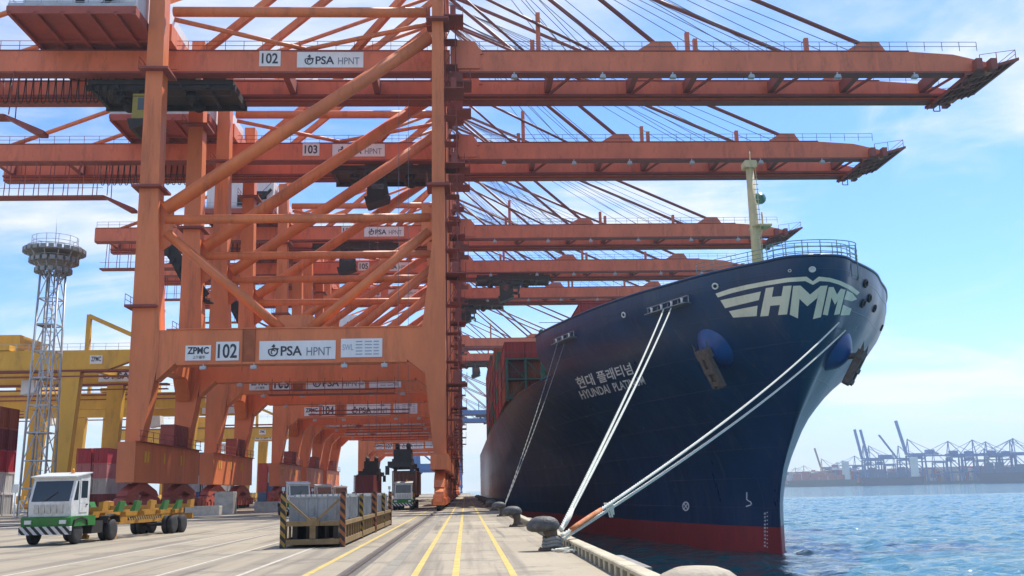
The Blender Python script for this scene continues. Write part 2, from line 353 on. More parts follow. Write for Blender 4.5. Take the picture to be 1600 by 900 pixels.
def bollard_head(b):
    # bean-shaped head leaning over the land side
    ns, nr = 18, 11
    for i in range(nr):
        ph = -math.pi / 2 + math.pi * i / (nr - 1)
    vs = []; fs = []
    for i in range(nr):
        ph = -math.pi / 2 + math.pi * i / (nr - 1); cz = math.sin(ph); cr = math.cos(ph) ** 0.72 if 0 < i < nr - 1 else 0.02
        for j in range(ns):
            t = 2 * math.pi * j / ns; ex = 0.50 * cr * math.cos(t); ey = 0.40 * cr * math.sin(t)
            z = 0.70 + (0.30 if cz > 0 else 0.17) * cz - 0.09 * max(0, -(ex) - 0.1)
            vs.append((-0.2 + ex, ey, z)); 
    for i in range(nr - 1):
        for j in range(ns): fs.append((i * ns + j, i * ns + (j + 1) % ns, (i + 1) * ns + (j + 1) % ns, (i + 1) * ns + j))
    b.add(vs, fs, True)
def bollard_stem(b):
    b.tube([(0.06, 0, .06), (0.06, 0, .2), (0.05, 0, .42), (-.03, 0, .66)], [.27, .2, .18, .24], 16)
def bollard_base(b):
    b.lathe([(.42, 0), (.42, .05), (.38, .075), (.25, .085)], (0.06, 0, 0), 20)
    for q in range(8): a = q * math.pi / 4; b.lathe([(.03, .05), (.03, .1), (.0, .105)], (.06 + .35 * math.cos(a), .35 * math.sin(a), 0), 6)
names = ['beige topped mooring bollard on the kerb with no rope round it', 'dark iron mooring bollard holding four taut white bow ropes']
for i, by in enumerate((10.2, 30.2, 50.2, 70.2, 91, 111, 131, 151, 172, 192)):
    lab = names[i] if i < 2 else ('dark bare mooring bollard next along from the one with bow ropes' if i == 2 else
          'dark mooring bollard with thin lines up to the second fairlead' if i == 3 else f'small dark mooring bollard beside the hull, {ORDN[i - 4]} past the one with thin lines')
    t = thing('mooring_bollard', lab, 'bollard', (2.5, by, 0.02), 0, 'mooring bollards along the quay edge')
    m = BOLL_SAND if i == 0 else BOLL
    cpart('bhead', 'head', bollard_head, m, t); cpart('bstem', 'stem', bollard_stem, m if i == 0 else BOLL_RUST, t); cpart('bbase', 'base_plate', bollard_base, m if i == 0 else BOLL_RUST, t)
# fenders on the quay wall
FEND = mat('fender_rubber', (0.035, 0.032, 0.03), 0.75, 0, 0.25, 2); FTOP = mat('fender_panel', (0.23, 0.22, 0.21), 0.6, 0.2, 0.2, 2, dirt=((0.08, .05, .03), .6, 2, 1))
for i, fy in enumerate((26.2, 46.2, 66.2, 81.5, 101.5, 121.5, 141.5)):
    t = thing('quay_fender', 'grey capped rubber fender block on the quay wall below the kerb' if i == 0 else f'rubber fender on the quay wall, {ORDN[i - 1]} behind the grey capped one', 'fender', (QX, fy, -0.14), 0, 'fenders on the quay wall')
    cpart('ffr', 'front_panel', lambda b: b.box(.55, -2.2, -2.6, .85, 2.2, -.03), FEND, t)
    cpart('fcap', 'top_cap', lambda b: b.box(.2, -2.25, -.03, .92, 2.25, .09), FTOP, t)
    def legs(b):
        for q in (-1.5, -.5, .5, 1.5): b.tube([(0, q, -.55), (.55, q, -.55)], [.42, .32], 12); b.tube([(0, q, -1.9), (.55, q, -1.9)], [.42, .32], 12)
    cpart('fcone', 'rubber_cone', legs, FEND, t)

# ================================================================== CONTAINERS
CCOL = {'red': (0.36, 0.035, 0.03), 'maroon': (0.17, 0.025, 0.03), 'rust': (0.33, 0.085, 0.035), 'grey': (0.42, 0.43, 0.43), 'white': (0.62, 0.62, 0.60), 'blue': (0.05, 0.12, 0.27),
        'green': (0.03, 0.13, 0.08), 'pink': (0.48, 0.17, 0.18), 'brown': (0.14, 0.05, 0.035), 'crimson': (0.42, 0.03, 0.05)}
def container_mesh(b):
    Lh, W, Hh = 6.06, 1.2, 2.55
    for sx in (-1, 1):       # corrugated long sides
        n = 36; vs = []; fs = []
        for i in range(n + 1):
            yq = -Lh + .15 + (2 * Lh - .3) * i / n; off = 0.0 if (i // 1) % 2 else -.05
            vs += [(sx * (W + off - .01), yq, .16), (sx * (W + off - .01), yq, Hh - .1)]
        for i in range(n): fs.append((2 * i, 2 * i + 2, 2 * i + 3, 2 * i + 1))
        b.add(vs, fs)
    for sy in (-1, 1):       # ends
        n = 10; vs = []; fs = []
        for i in range(n + 1):
            xq = -W + .1 + (2 * W - .2) * i / n; off = 0.0 if i % 2 else -.045
            vs += [(xq, sy * (Lh - .03 + off), .16), (xq, sy * (Lh - .03 + off), Hh - .1)]
        for i in range(n): fs.append((2 * i, 2 * i + 2, 2 * i + 3, 2 * i + 1))
        b.add(vs, fs)
        for sx in (-1, 1):
            b.box(sx * W - .08, sy * Lh - .08, 0, sx * W + .02, sy * Lh + .02 if sy > 0 else sy * Lh + .1, Hh)
        b.box(-W, sy * Lh - .07, 0, W, sy * Lh + .01, .17); b.box(-W, sy * Lh - .07, Hh - .12, W, sy * Lh + .01, Hh)
    for q in (-.75, -.35, .35, .75): b.tube([(q, -Lh - .03, .1), (q, -Lh - .03, Hh - .1)], .025, 4)
    for sx in (-1, 1): b.box(sx * W - .06, -Lh, 0, sx * W + .01, Lh, .16); b.box(sx * W - .06, -Lh, Hh - .11, sx * W + .01, Lh, Hh)
    b.add([(-W, -Lh, Hh - .02), (W, -Lh, Hh - .02), (W, Lh, Hh - .02), (-W, Lh, Hh - .02)], [(0, 1, 2, 3)])
    b.add([(-W, -Lh, .05), (W, -Lh, .05), (W, Lh, .05), (-W, Lh, .05)], [(3, 2, 1, 0)])
def container(c, loc, label, group, rz=0):
    m = mat('container_' + c, CCOL[c], 0.55, 0, 0.12, 0.5, 0.4, dirt=((0.12, 0.06, 0.04), 0.45, 0.7, 0.4))
    o = cpart('container', 'shipping_container', container_mesh, m, None, loc, (0, 0, rz))
    return tag(o, label, 'container', group)

# ================================================================== SHIP
CX = 24.1; DECK_Z, MAIN_Z = 17.0, 13.0; FC_END, STERN = 99.0, 330.0
def lerp_tab(tab, x):
    if x <= tab[0][0]: return tab[0][1]
    for (a, b), (c, d) in zip(tab, tab[1:]):
        if x <= c: return b + (d - b) * (x - a) / (c - a)
    return tab[-1][1]
def smooth_tab(tab):
    xs = [p[0] for p in tab]; ys = [p[1] for p in tab]; n = len(xs); ms = []
    for i in range(n):
        if i == 0: ms.append((ys[1] - ys[0]) / (xs[1] - xs[0]))
        elif i == n - 1: ms.append(0)
        else:
            a = (ys[i] - ys[i - 1]) / (xs[i] - xs[i - 1]); b = (ys[i + 1] - ys[i]) / (xs[i + 1] - xs[i]); ms.append(0 if a * b <= 0 else 2 * a * b / (a + b))
    def f(x):
        if x <= xs[0]: return ys[0]
        if x >= xs[-1]: return ys[-1]
        i = max(k for k in range(n - 1) if xs[k] <= x); h = xs[i + 1] - xs[i]; t = (x - xs[i]) / h
        return ys[i] * (1 + 2 * t) * (1 - t) ** 2 + ms[i] * h * t * (1 - t) ** 2 + ys[i + 1] * t * t * (3 - 2 * t) + ms[i + 1] * h * t * t * (t - 1)
    return f
deck_b = smooth_tab([(0, 0), (.5, 1.45), (.9, 2.35), (1.32, 3.05), (1.75, 4.2), (2.49, 6.6), (3.03, 8.2), (3.56, 10.1), (4.9, 14.3), (5.87, 16.8), (7.6, 19.0), (9, 19.1)])      # over sqrt(s)
wl_b = smooth_tab([(0, 0), (1.0, .25), (3.08, 3.2), (5.03, 6.4), (6.02, 8.2), (7.19, 10.1), (10.2, 18.0), (11.5, 19.1)])
stem_y = smooth_tab([(-6, 77), (-3.5, 77), (-.2, 76.9), (2.6, 75.6), (5.5, 72.6), (8.3, 69.6), (11, 67.4), (14, 65.6), (17, 64.4), (18, 64.4)])
flare = smooth_tab([(-3.5, 0), (0, .01), (3, .035), (6, .11), (9, .36), (12, .75), (14, .94), (15.5, 1.0), (17, 1.0)])
def hull_b(z, s):
    q = math.sqrt(max(0, s)); w = flare(z); return (1 - w) * wl_b(q) + w * deck_b(q)
def hull_pt(side, z, t1, seg):
    y0 = stem_y(z); ye = FC_END
    yv = y0 + (ye - y0) * t1 ** 2 if seg == 0 else ye + (STERN - ye) * t1
    return Vector((CX + side * hull_b(z, yv - y0), yv, z))
NT, NA = 44, 26
zl = [-6, -5, -4.2, -3.5, -2.6, -2, -1.45, -.6, .3, 1.2, 2.1, 3, 4, 5, 6, 7, 8, 9, 10, 11, 12, 13, 14, 15, 16, 17]
iz13 = zl.index(13); izr = zl.index(-1.45)
hull_m, red_m = MB(), MB()
def hull_rows(mb, side, i0, i1):
    for i in range(i0, i1):
        cols = [(j / NT, 0) for j in range(NT + 1)] + ([(j / NA, 1) for j in range(1, NA + 1)] if zl[i + 1] <= 13 else [])
        a = [hull_pt(side, zl[i], *c) for c in cols]; b = [hull_pt(side, zl[i + 1], *c) for c in cols]; n = len(cols)
        mb.add(a + b, [(j, j + 1, n + j + 1, n + j) for j in range(n - 1)], True)
for sd_ in (-1, 1): hull_rows(hull_m, sd_, izr, len(zl) - 1); hull_rows(red_m, sd_, 0, izr)
for i in range(iz13): # transom
    (hull_m if i >= izr else red_m).add([hull_pt(-1, zl[i], 1, 1), hull_pt(1, zl[i], 1, 1), hull_pt(1, zl[i + 1], 1, 1), hull_pt(-1, zl[i + 1], 1, 1)], [(0, 1, 2, 3)])
def hull_material():
    m = bpy.data.materials.new('hull_navy'); m.use_nodes = True; t = m.node_tree; n = t.nodes; l = t.links; b = n['Principled BSDF']
    b.inputs['Roughness'].default_value = 0.25; b.inputs['Specular IOR Level'].default_value = 0.42
    co = n.new('ShaderNodeNewGeometry')
    def nz(scale, st, det=7, ro=.65):
        mp = n.new('ShaderNodeMapping'); mp.inputs['Scale'].default_value = st; l.new(co.outputs['Position'], mp.inputs[0])
        z = n.new('ShaderNodeTexNoise'); z.inputs['Scale'].default_value = scale; z.inputs['Detail'].default_value = det; z.inputs['Roughness'].default_value = ro
        l.new(mp.outputs[0], z.inputs['Vector']); return z.outputs[0]
    rp = n.new('ShaderNodeValToRGB'); e = rp.color_ramp.elements; e[0].position = .3; e[1].position = .72
    e[0].color = (.003, .027, .075, 1); e[1].color = (.007, .05, .135, 1); l.new(nz(.18, (1, 1, .5)), rp.inputs[0])
    def over(last, v, a, b2, amt, col):
        r = n.new('ShaderNodeMapRange'); r.inputs['From Min'].default_value = a; r.inputs['From Max'].default_value = b2; r.inputs['To Max'].default_value = amt; l.new(v, r.inputs['Value'])
        x = n.new('ShaderNodeMix'); x.data_type = 'RGBA'; x.inputs[7].default_value = (*col, 1); l.new(r.outputs[0], x.inputs[0]); l.new(last, x.inputs[6]); return x.outputs[2]
    c = over(rp.outputs[0], nz(.9, (1, 1, .08)), .53, .72, .6, (.05, .075, .12))
    c = over(c, nz(2.2, (1, 1, .12)), .6, .76, .55, (.075, .06, .055))
    l.new(c, b.inputs['Base Color'])
    r2 = n.new('ShaderNodeMapRange'); r2.inputs['To Min'].default_value = .2; r2.inputs['To Max'].default_value = .42; l.new(nz(.5, (1, 1, .4)), r2.inputs['Value']); l.new(r2.outputs[0], b.inputs['Roughness'])
    sx = n.new('ShaderNodeSeparateXYZ'); l.new(co.outputs['Position'], sx.inputs[0]); cb_ = n.new('ShaderNodeCombineXYZ'); l.new(sx.outputs['Y'], cb_.inputs[0]); l.new(sx.outputs['Z'], cb_.inputs[1])
    bk = n.new('ShaderNodeTexBrick'); bk.inputs['Scale'].default_value = 1; bk.inputs['Brick Width'].default_value = 7.5; bk.inputs['Row Height'].default_value = 2.3; bk.inputs['Mortar Size'].default_value = .035; bk.inputs['Mortar Smooth'].default_value = .6; l.new(cb_.outputs[0], bk.inputs['Vector'])
    b2_ = n.new('ShaderNodeBump'); b2_.inputs['Strength'].default_value = .5; b2_.inputs['Distance'].default_value = .03; l.new(bk.outputs['Fac'], b2_.inputs['Height'])
    c = over(c, bk.outputs['Fac'], 0, 1, .35, (.03, .055, .10)); l.new(c, b.inputs['Base Color'])
    bp = n.new('ShaderNodeBump'); bp.inputs['Strength'].default_value = .12; bp.inputs['Distance'].default_value = .25; l.new(nz(.55, (1, 1, 1), 2), bp.inputs['Height']); l.new(b2_.outputs[0], bp.inputs['Normal']); l.new(bp.outputs[0], b.inputs['Normal'])
    return m
NAVY = hull_material()
BOOT = mat('boot_topping', (0.27, 0.025, 0.03), 0.55, 0, 0.2, 0.5, 0.4, dirt=((0.05, 0.03, 0.03), 0.6, 0.8, 0.5))
ship = thing('container_ship', 'navy blue container ship with flared bow and red waterline moored at the quay', 'ship', (CX, 75, WATER_Z))
so_ = -Vector(ship.location)
def spart(name, mb, m, parent=ship, **k): return part(name, mb, m, parent, so_ if parent is ship else (0, 0, 0), **k)
hull_o = spart('hull', hull_m, NAVY); red_o = spart('boot_topping', red_m, BOOT)
BV = BVHTree.FromPolygons([v for v in hull_m.v + red_m.v], [f for f in hull_m.f] + [tuple(i + len(hull_m.v) for i in f) for f in red_m.f])
def hit(px, py, off=0.03):
    d = ray(px, py).normalized(); loc, nrm, i, dist = BV.ray_cast(EYE, d)
    if loc is None: return None
    if nrm.dot(d) > 0: nrm = -nrm
    return loc + nrm * off, nrm
# decks and bulwark
dk = MB()
fc = [hull_pt(-1, 15.8, j / NT, 0) for j in range(NT + 1)]; fp = [hull_pt(1, 15.8, j / NT, 0) for j in range(NT + 1)]
for a, b_ in ((fc, fp),):
    for j in range(NT): dk.add([a[j], a[j + 1], b_[j + 1], b_[j]], [(0, 1, 2, 3)])
a0, b0 = hull_pt(-1, 12.95, 1, 0), hull_pt(1, 12.95, 1, 0); a1, b1 = hull_pt(-1, 12.95, 1, 1), hull_pt(1, 12.95, 1, 1)
pa = [hull_pt(-1, 12.95, j / NA, 1) for j in range(NA + 1)]; pb = [hull_pt(1, 12.95, j / NA, 1) for j in range(NA + 1)]
for j in range(NA): dk.add([pa[j], pa[j + 1], pb[j + 1], pb[j]], [(0, 1, 2, 3)])
e0, e1 = hull_pt(-1, 15.8, 1, 0), hull_pt(1, 15.8, 1, 0); dk.add([a0, b0, e1, e0], [(0, 1, 2, 3)])
GREEN = mat('deck_green', (0.035, 0.12, 0.09), 0.6, 0, 0.2, 0.8)
spart('deck', dk, GREEN)
cap = MB()
for sd_ in (-1, 1): cap.tube([hull_pt(sd_, 17, j / NT, 0) for j in range(NT + 1)], .11, 6)
cap.tube([hull_pt(-1, 13, j / NA, 1) for j in range(NA + 1)], .10, 6)
spart('bulwark_cap_rail', cap, NAVY)

# ---- markings lie on the plating: photo points carried to the hull along their sight lines
CREAM = mat('marking_cream', (0.74, 0.72, 0.58), 0.5, 0, 0.08, 0.5, 0.4, dirt=((0.3, 0.28, 0.22), 0.4, 1, 0.3))
MARKW = mat('marking_white', (0.78, 0.80, 0.84), 0.5, 0, 0.1, 1)
def on_hull(polys, off=.03, cuts=3):
    bm = bmesh.new()
    for vs, fs in polys:
        bv = [bm.verts.new((x, y, 0)) for x, y in vs]
        for f in fs:
            try: bm.faces.new([bv[i] for i in f])
            except ValueError: pass
    bmesh.ops.triangulate(bm, faces=bm.faces)
    if cuts: bmesh.ops.subdivide_edges(bm, edges=bm.edges, cuts=cuts, use_grid_fill=True)
    bmesh.ops.triangulate(bm, faces=bm.faces)
    mb = MB(); idx = {}; good = {}
    for i, v in enumerate(bm.verts):
        h = hit(v.co.x, v.co.y, off); idx[v] = i; good[v] = h is not None; mb.v.append(tuple(h[0]) if h else (CX, 70, 5))
    for f in bm.faces:
        if all(good[v] for v in f.verts): mb.f.append(tuple(idx[v] for v in f.verts)); mb.sm.append(True)
    bm.free(); return mb
def L8(pts): return [(1100 + x / 3, 230 + y / 3) for x, y in pts]
def poly(*pts): return (L8(pts), [tuple(range(len(pts)))])
def strip(top, bot):
    n = len(top); return (L8(top) + L8(bot), [(i, i + 1, n + i + 1, n + i) for i in range(n - 1)])
logo = [strip([(55, 686), (120, 664), (200, 645), (290, 628), (390, 612), (480, 606), (510, 628), (537, 606), (590, 612), (640, 627), (690, 651), (728, 680)],
              [(66, 704), (130, 684), (208, 665), (296, 648), (394, 632), (474, 627), (510, 645), (542, 627), (586, 630), (630, 643), (674, 664), (715, 694)]),
        poly((78, 717), (268, 676), (258, 716), (100, 754)), poly((118, 768), (252, 742), (248, 791), (138, 798)),
        poly((291, 660), (328, 655), (303, 790), (264, 793)), poly((372, 651), (411, 648), (390, 783), (348, 786)), poly((316, 702), (372, 696), (366, 738), (309, 743)),
        strip([(418, 650), (452, 648)], [(402, 784), (440, 802)]), strip([(544, 650), (578, 648)], [(510, 805), (547, 796)]), strip([(452, 648), (497, 690)], [(436, 700), (484, 745)]), strip([(497, 690), (546, 650)], [(484, 745), (530, 706)]),
        strip([(584, 655), (606, 655)], [(556, 784), (579, 788)]), strip([(640, 662), (662, 668)], [(608, 786), (634, 782)]), strip([(606, 655), (622, 690)], [(596, 704), (612, 738)]), strip([(622, 690), (640, 662)], [(612, 738), (630, 712)]),
        poly((668, 672), (694, 684), (716, 712), (690, 722), (655, 712)), poly((650, 738), (690, 756), (680, 786), (638, 788))]
spart('bow_emblem', on_hull(logo), CREAM)
def hull_text(txt, p00, p10, p01, bold=0.012):
    vs, fs = text_polys(txt, bold)
    P = lambda a, b: (p00[0] + (p10[0] - p00[0]) * a + (p01[0] - p00[0]) * b, p00[1] + (p10[1] - p00[1]) * a + (p01[1] - p00[1]) * b)
    return ([P(a, b) for a, b in vs], fs)
spart('ship_name', on_hull([hull_text('현대 플래티넘', (905, 608), (991, 584), (898, 590), .02), hull_text('HYUNDAI  PLATINUM', (910, 624), (1010, 600), (904, 611), .02)], .03, 0), MARKW)
mk = [(lambda c: ([(c[0] + a[0], c[1] + a[1]) for a in ((0, 0), (1.6, 0), (1.6, 1.6), (0, 1.6))], [(0, 1, 2, 3)]))((1198.5, 800 + i * 6)) for i in range(10)]
for i in range(10):
    v, f = text_polys(str((i % 5) * 2), .02); mk.append(([(1194 + 3.2 * a, 804 + i * 5.6 - 3.2 * b) for a, b in v], f))
spart('draught_marks', on_hull(mk, .03, 0), MARKW)
# thruster symbol (ring with cross) and bulb symbol
sy = [([(1072 + 5.5 * a, 791 + 7.5 * b) for a, b in q], [(0, 1, 2, 3)]) for q in ring2d(0, 0, .72, 1, 0, 360, 16)]
sy += [([(1072 + 5.5 * a, 791 + 7.5 * b) for a, b in ((-.7, -.55), (-.55, -.7), (.7, .55), (.55, .7))], [(0, 1, 2, 3)]), ([(1072 + 5.5 * a, 791 + 7.5 * b) for a, b in ((-.7, .55), (-.55, .7), (.7, -.55), (.55, -.7))], [(0, 1, 2, 3)])]
spart('thruster_mark', on_hull(sy, .03, 0), MARKW)
bs = [(1166.5, 769), (1166.5, 779), (1172, 783), (1174, 788), (1166, 790.5)]
spart('bulb_mark', on_hull([([(x, y), (x + 1.6, y), (x2 + 1.6, y2), (x2, y2)], [(0, 1, 2, 3)]) if abs(y2 - y) > abs(x2 - x) else ([(x, y), (x, y + 1.6), (x2, y2 + 1.6), (x2, y2)], [(0, 1, 2, 3)]) for (x, y), (x2, y2) in zip(bs, bs[1:])], .03, 0), MARKW)
# ---- mooring pipes, fairleads
LIP = mat('fairlead_white', (0.62, 0.64, 0.62), 0.5, 0, 0.1, 2); HOLE = mat('hole_dark', (0.01, 0.012, 0.02), 0.8)
def basis_of(n):
    x = Vector((0, 0, 1)).cross(n); x = x.normalized() if x.length > .01 else Vector((1, 0, 0)); return x, n.cross(x).normalized()
for px, py, r in ((1269, 421, .2), (1118, 447, .24), (975, 492, .24), (1352, 443, .3), (1348, 474, .32), (1358, 466, .3), (1366, 482, .3), (1377, 512, .28), (1234, 423, .1)):
    h = hit(px, py, .0)
    if not h: continue
    p, nn = h; x, yv = basis_of(nn); b = MB()
    b.tube([p + nn * .04 + (x * math.cos(q * math.pi / 8) + yv * .8 * math.sin(q * math.pi / 8)) * r for q in range(17)], r * .28, 6, cap=False)
    lip = spart('mooring_pipe', b, LIP if px < 1340 else DARK); c = MB()
    vs = [p + nn * .035 + (x * math.cos(q * math.pi / 8) + yv * .8 * math.sin(q * math.pi / 8)) * r for q in range(16)]
    part('pipe_opening', c.add(vs, [tuple(range(16))]), HOLE if px != 1269 else LIP, lip, (0, 0, 0), recalc=False)
def roller_fairlead(pa_, pb_, k):
    (a, na), (b, nb) = hit(*pa_, .0), hit(*pb_, .0); n = (na + nb).normalized(); t = (b - a); Ln = t.length; t.normalize(); upv = Vector((0, 0, 1))
    m = MB(); m.bar(a + n * .35 - upv * .26, b + n * .35 - upv * .26, .7, .08); m.bar(a + n * .35 + upv * .26, b + n * .35 + upv * .26, .16, .08)
    for i in range(k + 1): c = a + t * (Ln * i / k) + n * .3; m.bar(c - upv * .26, c + upv * .26, .09)
    o = spart('roller_fairlead', m, mat('fairlead_grey', (.2, .22, .24), .55, .1, .2, 2))
    for i in range(k):
        c = a + t * (Ln * (i + .5) / k) + n * .42; r = MB().tube([c - upv * .21, c, c + upv * .21], [.13, .08, .13], 10); part('roller', r, LIP, o)
    return (a + b) / 2 + n * .45, n
FL1, _ = roller_fairlead((1017, 486), (1080, 466), 4)
FL2, _ = roller_fairlead((871, 534), (901, 521), 3)
# ---- anchors
BOLST = mat('anchor_bolster_blue', (0.006, 0.065, 0.24), 0.35, 0, 0.15, 1, dirt=((.02, .02, .04), .4, 1.2, .5)); ANCH = mat('anchor_iron', (0.13, 0.10, 0.09), 0.75, 0.1, 0.3, 4, bump=.4, bscale=8)
def anchor(pc, rr, a_top, a_bot, w, name):
    p, n = hit(*pc, 0); x, yv = basis_of(n); m = MB(); vs = []; fs = []; nr, ns = 7, 24
    for i in range(nr):
        ph = i / (nr - 1) * math.pi / 2; rad = rr * math.cos(ph) * (1 + .35 * (1 - i / (nr - 1)) ** 3)
        for j in range(ns): t = 2 * math.pi * j / ns; vs.append(p - n * .25 + (x * math.cos(t) + yv * 1.12 * math.sin(t)) * rad + n * (rr * .95 * math.sin(ph)))
    for i in range(nr - 1):
        for j in range(ns): fs.append((i * ns + j, i * ns + (j + 1) % ns, (i + 1) * ns + (j + 1) % ns, (i + 1) * ns + j))
    m.add(vs, fs, True); bo = spart('anchor_bolster', m, BOLST)
    d = n * (rr * 1.0); c = p + d
    depth = (c - EYE).dot(fw)
    A = EYE + ray(*a_top) * depth; B = EYE + ray(*a_bot) * depth; ax = (B - A).normalized(); sx = ax.cross(n).normalized(); nn = sx.cross(ax)
    k = MB(); Ln = (B - A).length
    def bx(u0, u1, v0, v1, w0, w1):
        vs = [A + ax * u + sx * v + nn * q for u in (u0, u1) for v in (v0, v1) for q in (w0, w1)]
        k.add(vs, [(0, 1, 3, 2), (4, 6, 7, 5), (0, 4, 5, 1), (2, 3, 7, 6), (0, 2, 6, 4), (1, 5, 7, 3)])
    bx(0, Ln, -w * .32, w * .32, -.25, .15)
    bx(Ln * .1, Ln * .95, -w * .5, -w * .22, -.1, .32); bx(Ln * .1, Ln * .95, w * .22, w * .5, -.1, .32)
    bx(-.25, Ln * .16, -w * .62, w * .62, -.15, .28); bx(Ln * .42, Ln * .56, -w * .45, w * .45, .1, .42); bx(Ln * .78, Ln * .9, -w * .45, w * .45, .1, .38)
    for sgn in (-1, 1): k.add([A + ax * (-.2) + sx * sgn * w * .6, A + ax * (-.9) + sx * sgn * w * .75, A + ax * .3 + sx * sgn * w * .6, A + ax * (-.2) + sx * sgn * w * .6 + nn * .25], [(0, 1, 3), (1, 2, 3), (0, 2, 1), (0, 3, 2)])
    an = part('anchor', k, ANCH, ship, so_); an['label'] = name
    sh = MB().tube([A + ax * .1, c - n * .6], .22, 8); part('shank', sh, ANCH, an)
anchor((1117, 546), 1.25, (1100, 551), (1127, 606), 1.15, 'rusty stockless anchor hanging at the quay side bolster')
anchor((1309, 551), 1.2, (1345, 553), (1321, 601), 1.1, 'rusty stockless anchor hanging on the seaward bolster')
# ---- bow railing and foremast
TEAL = mat('railing_teal', (0.16, 0.27, 0.27), 0.5, 0, 0.1, 2); MASTC = mat('mast_cream', (0.60, 0.50, 0.28), 0.5, 0, 0.1, 1, dirt=((.2, .12, .06), .5, 1, .3))
pts = [hull_pt(-1, 17, j / 60, 0) for j in range(26, 0, -1)] + [hull_pt(1, 17, j / 60, 0) for j in range(0, 18)]
rl = MB()
for hh in (.35, .65, .95): rl.tube([p + Vector((0, .15, hh)) for p in pts], .028, 5)
for i in range(0, len(pts), 3): rl.tube([pts[i] + Vector((0, .15, 0)), pts[i] + Vector((0, .15, .95))], .03, 5)
spart('bow_railing', rl, TEAL)
plat = MB(); c0 = Vector((CX + .6, 67.2, 17.0))
for i in range(9):
    a = -math.pi + math.pi * 1.0 * i / 8; q = c0 + Vector((3.2 * math.cos(a), 1.8 * math.sin(a), 0)); plat.tube([q + Vector((0, 0, -1.2)), q + Vector((0, 0, 1.35))], .04, 5)
for hh in (.45, .9, 1.35): plat.tube([c0 + Vector((3.2 * math.cos(-math.pi + math.pi * i / 16), 1.8 * math.sin(-math.pi + math.pi * i / 16), hh)) for i in range(17)], .035, 5)
plat.tube([c0 + Vector((-3.2, 0, 1.35)), c0 + Vector((3.2, 0, 1.35))], .03, 5)
spart('lookout_railing', plat, TEAL)
mb_ = atx(1184, 405, CX); mt = aty(1171, 262, mb_.y)
m = MB(); m.tube([Vector((mb_.x, mb_.y, 15.8)), Vector((mt.x, mt.y, mt.z))], .46, 14, .32)
mast = spart('foremast', m, MASTC)
part('mast_head', MB().box(mt.x - .55, mt.y - .5, mt.z - .1, mt.x + .5, mt.y + .5, mt.z + .5, .08).tube([mt + Vector((.1, 0, .5)), mt + Vector((.1, 0, 1.4))], .05, 6), MASTC, mast)
q = mt + Vector((.25, -.2, -3.0))
part('platform', MB().box(mt.x - .2, mt.y - .8, mt.z - 5.2, mt.x + 1.3, mt.y + .8, mt.z - 5.05).tube([q + Vector((.5, 0, -2.1)), q + Vector((-.5, 0, -4.3))], .1, 6).tube([q + Vector((.45, 0, -2)), q + Vector((.45, 0, -.9))], .08, 6), MASTC, mast)
part('horn', MB().lathe([(.05, -.5), (.12, -.3), (.22, 0), (.5, .3), (.52, .36), (.1, .3)], q + Vector((.4, -.3, .3)), 14, 'y'), mat('horn_green', (.05, .2, .19), .4, .1), mast)
lb = MB()
for i in range(24): z = 16.6 + i * (mt.z - 17.5) / 24; lb.box(mb_.x - .22, mb_.y - .9, z, mb_.x + .22, mb_.y - .85, z + .05)
lb.tube([(mb_.x - .22, mb_.y - .88, 16), (mt.x - .22, mb_.y - .88, mt.z)], .03, 4); lb.tube([(mb_.x + .22, mb_.y - .88, 16), (mt.x + .22, mb_.y - .88, mt.z)], .03, 4)
part('ladder', lb, MASTC, mast)
# ---- lashing bridges and deck cargo
def lash(b):
    for x in (0, 2.4, 4.8): b.box(x, 0, 0, x + .3, .9, 5.6)
    for z in (0.2, 2.7, 5.3): b.box(-.1, -.1, z, 5.6, 1.0, z + .18)
    for x in (0.15, 2.55): b.bar((x, .1, .2), (x + 2.4, .1, 2.7), .14); b.bar((x + 2.4, .1, 2.8), (x, .1, 5.3), .14)
    for z in (1.2, 3.7, 6.3): b.tube([(-.1, -.1, z), (5.6, -.1, z)], .04, 4)
for i, yb in enumerate((104.5, 127.2, 141.4, 155.6, 169.8, 184, 198.2, 212.4, 226.6, 240.8)):
    cpart('lash', 'lashing_bridge', lash, GREEN, ship, Vector((5.4 if i else 8.2, yb, 13)) + so_)
cols = ['red', 'rust', 'maroon', 'crimson', 'red', 'rust', 'brown', 'red', 'maroon', 'green']
tiers = [3, 3, 4, 5, 5, 6, 6, 6]
for bi in range(8):
    yb = 134.3 + 14.2 * bi
    for row in range(4):
        for tr in range(tiers[bi]):
            c = rnd.choice(cols)
            if bi == 0 and tr == 2: c = 'red'
            zz = 13.05 + tr * 2.6
            container(c, (6.55 + row * 2.5, yb, zz), ('bright red container on top tier of the foremost stack above the quay' if bi == 0 and tr == 2 and row == 0 else
                      f'{c} container on the ship, {ORDN[tr]} tier up, {ORDN[bi]} bay behind the forecastle, {ORDN[row]} row inboard'), 'containers stacked along the ship side')
for row in range(5):
    c = ['green', 'red', 'red', 'rust', 'maroon'][row]
    for tr in range(3 if row else 2):
        container(c if tr > 0 else 'rust', (11.6 + row * 2.5, 113, 14.2 + tr * 2.6), f'{c if tr > 0 else "rust"} container close behind the forecastle bulwark, {ORDN[row]} row from the quay, {ORDN[tr]} tier up', 'containers behind the forecastle')

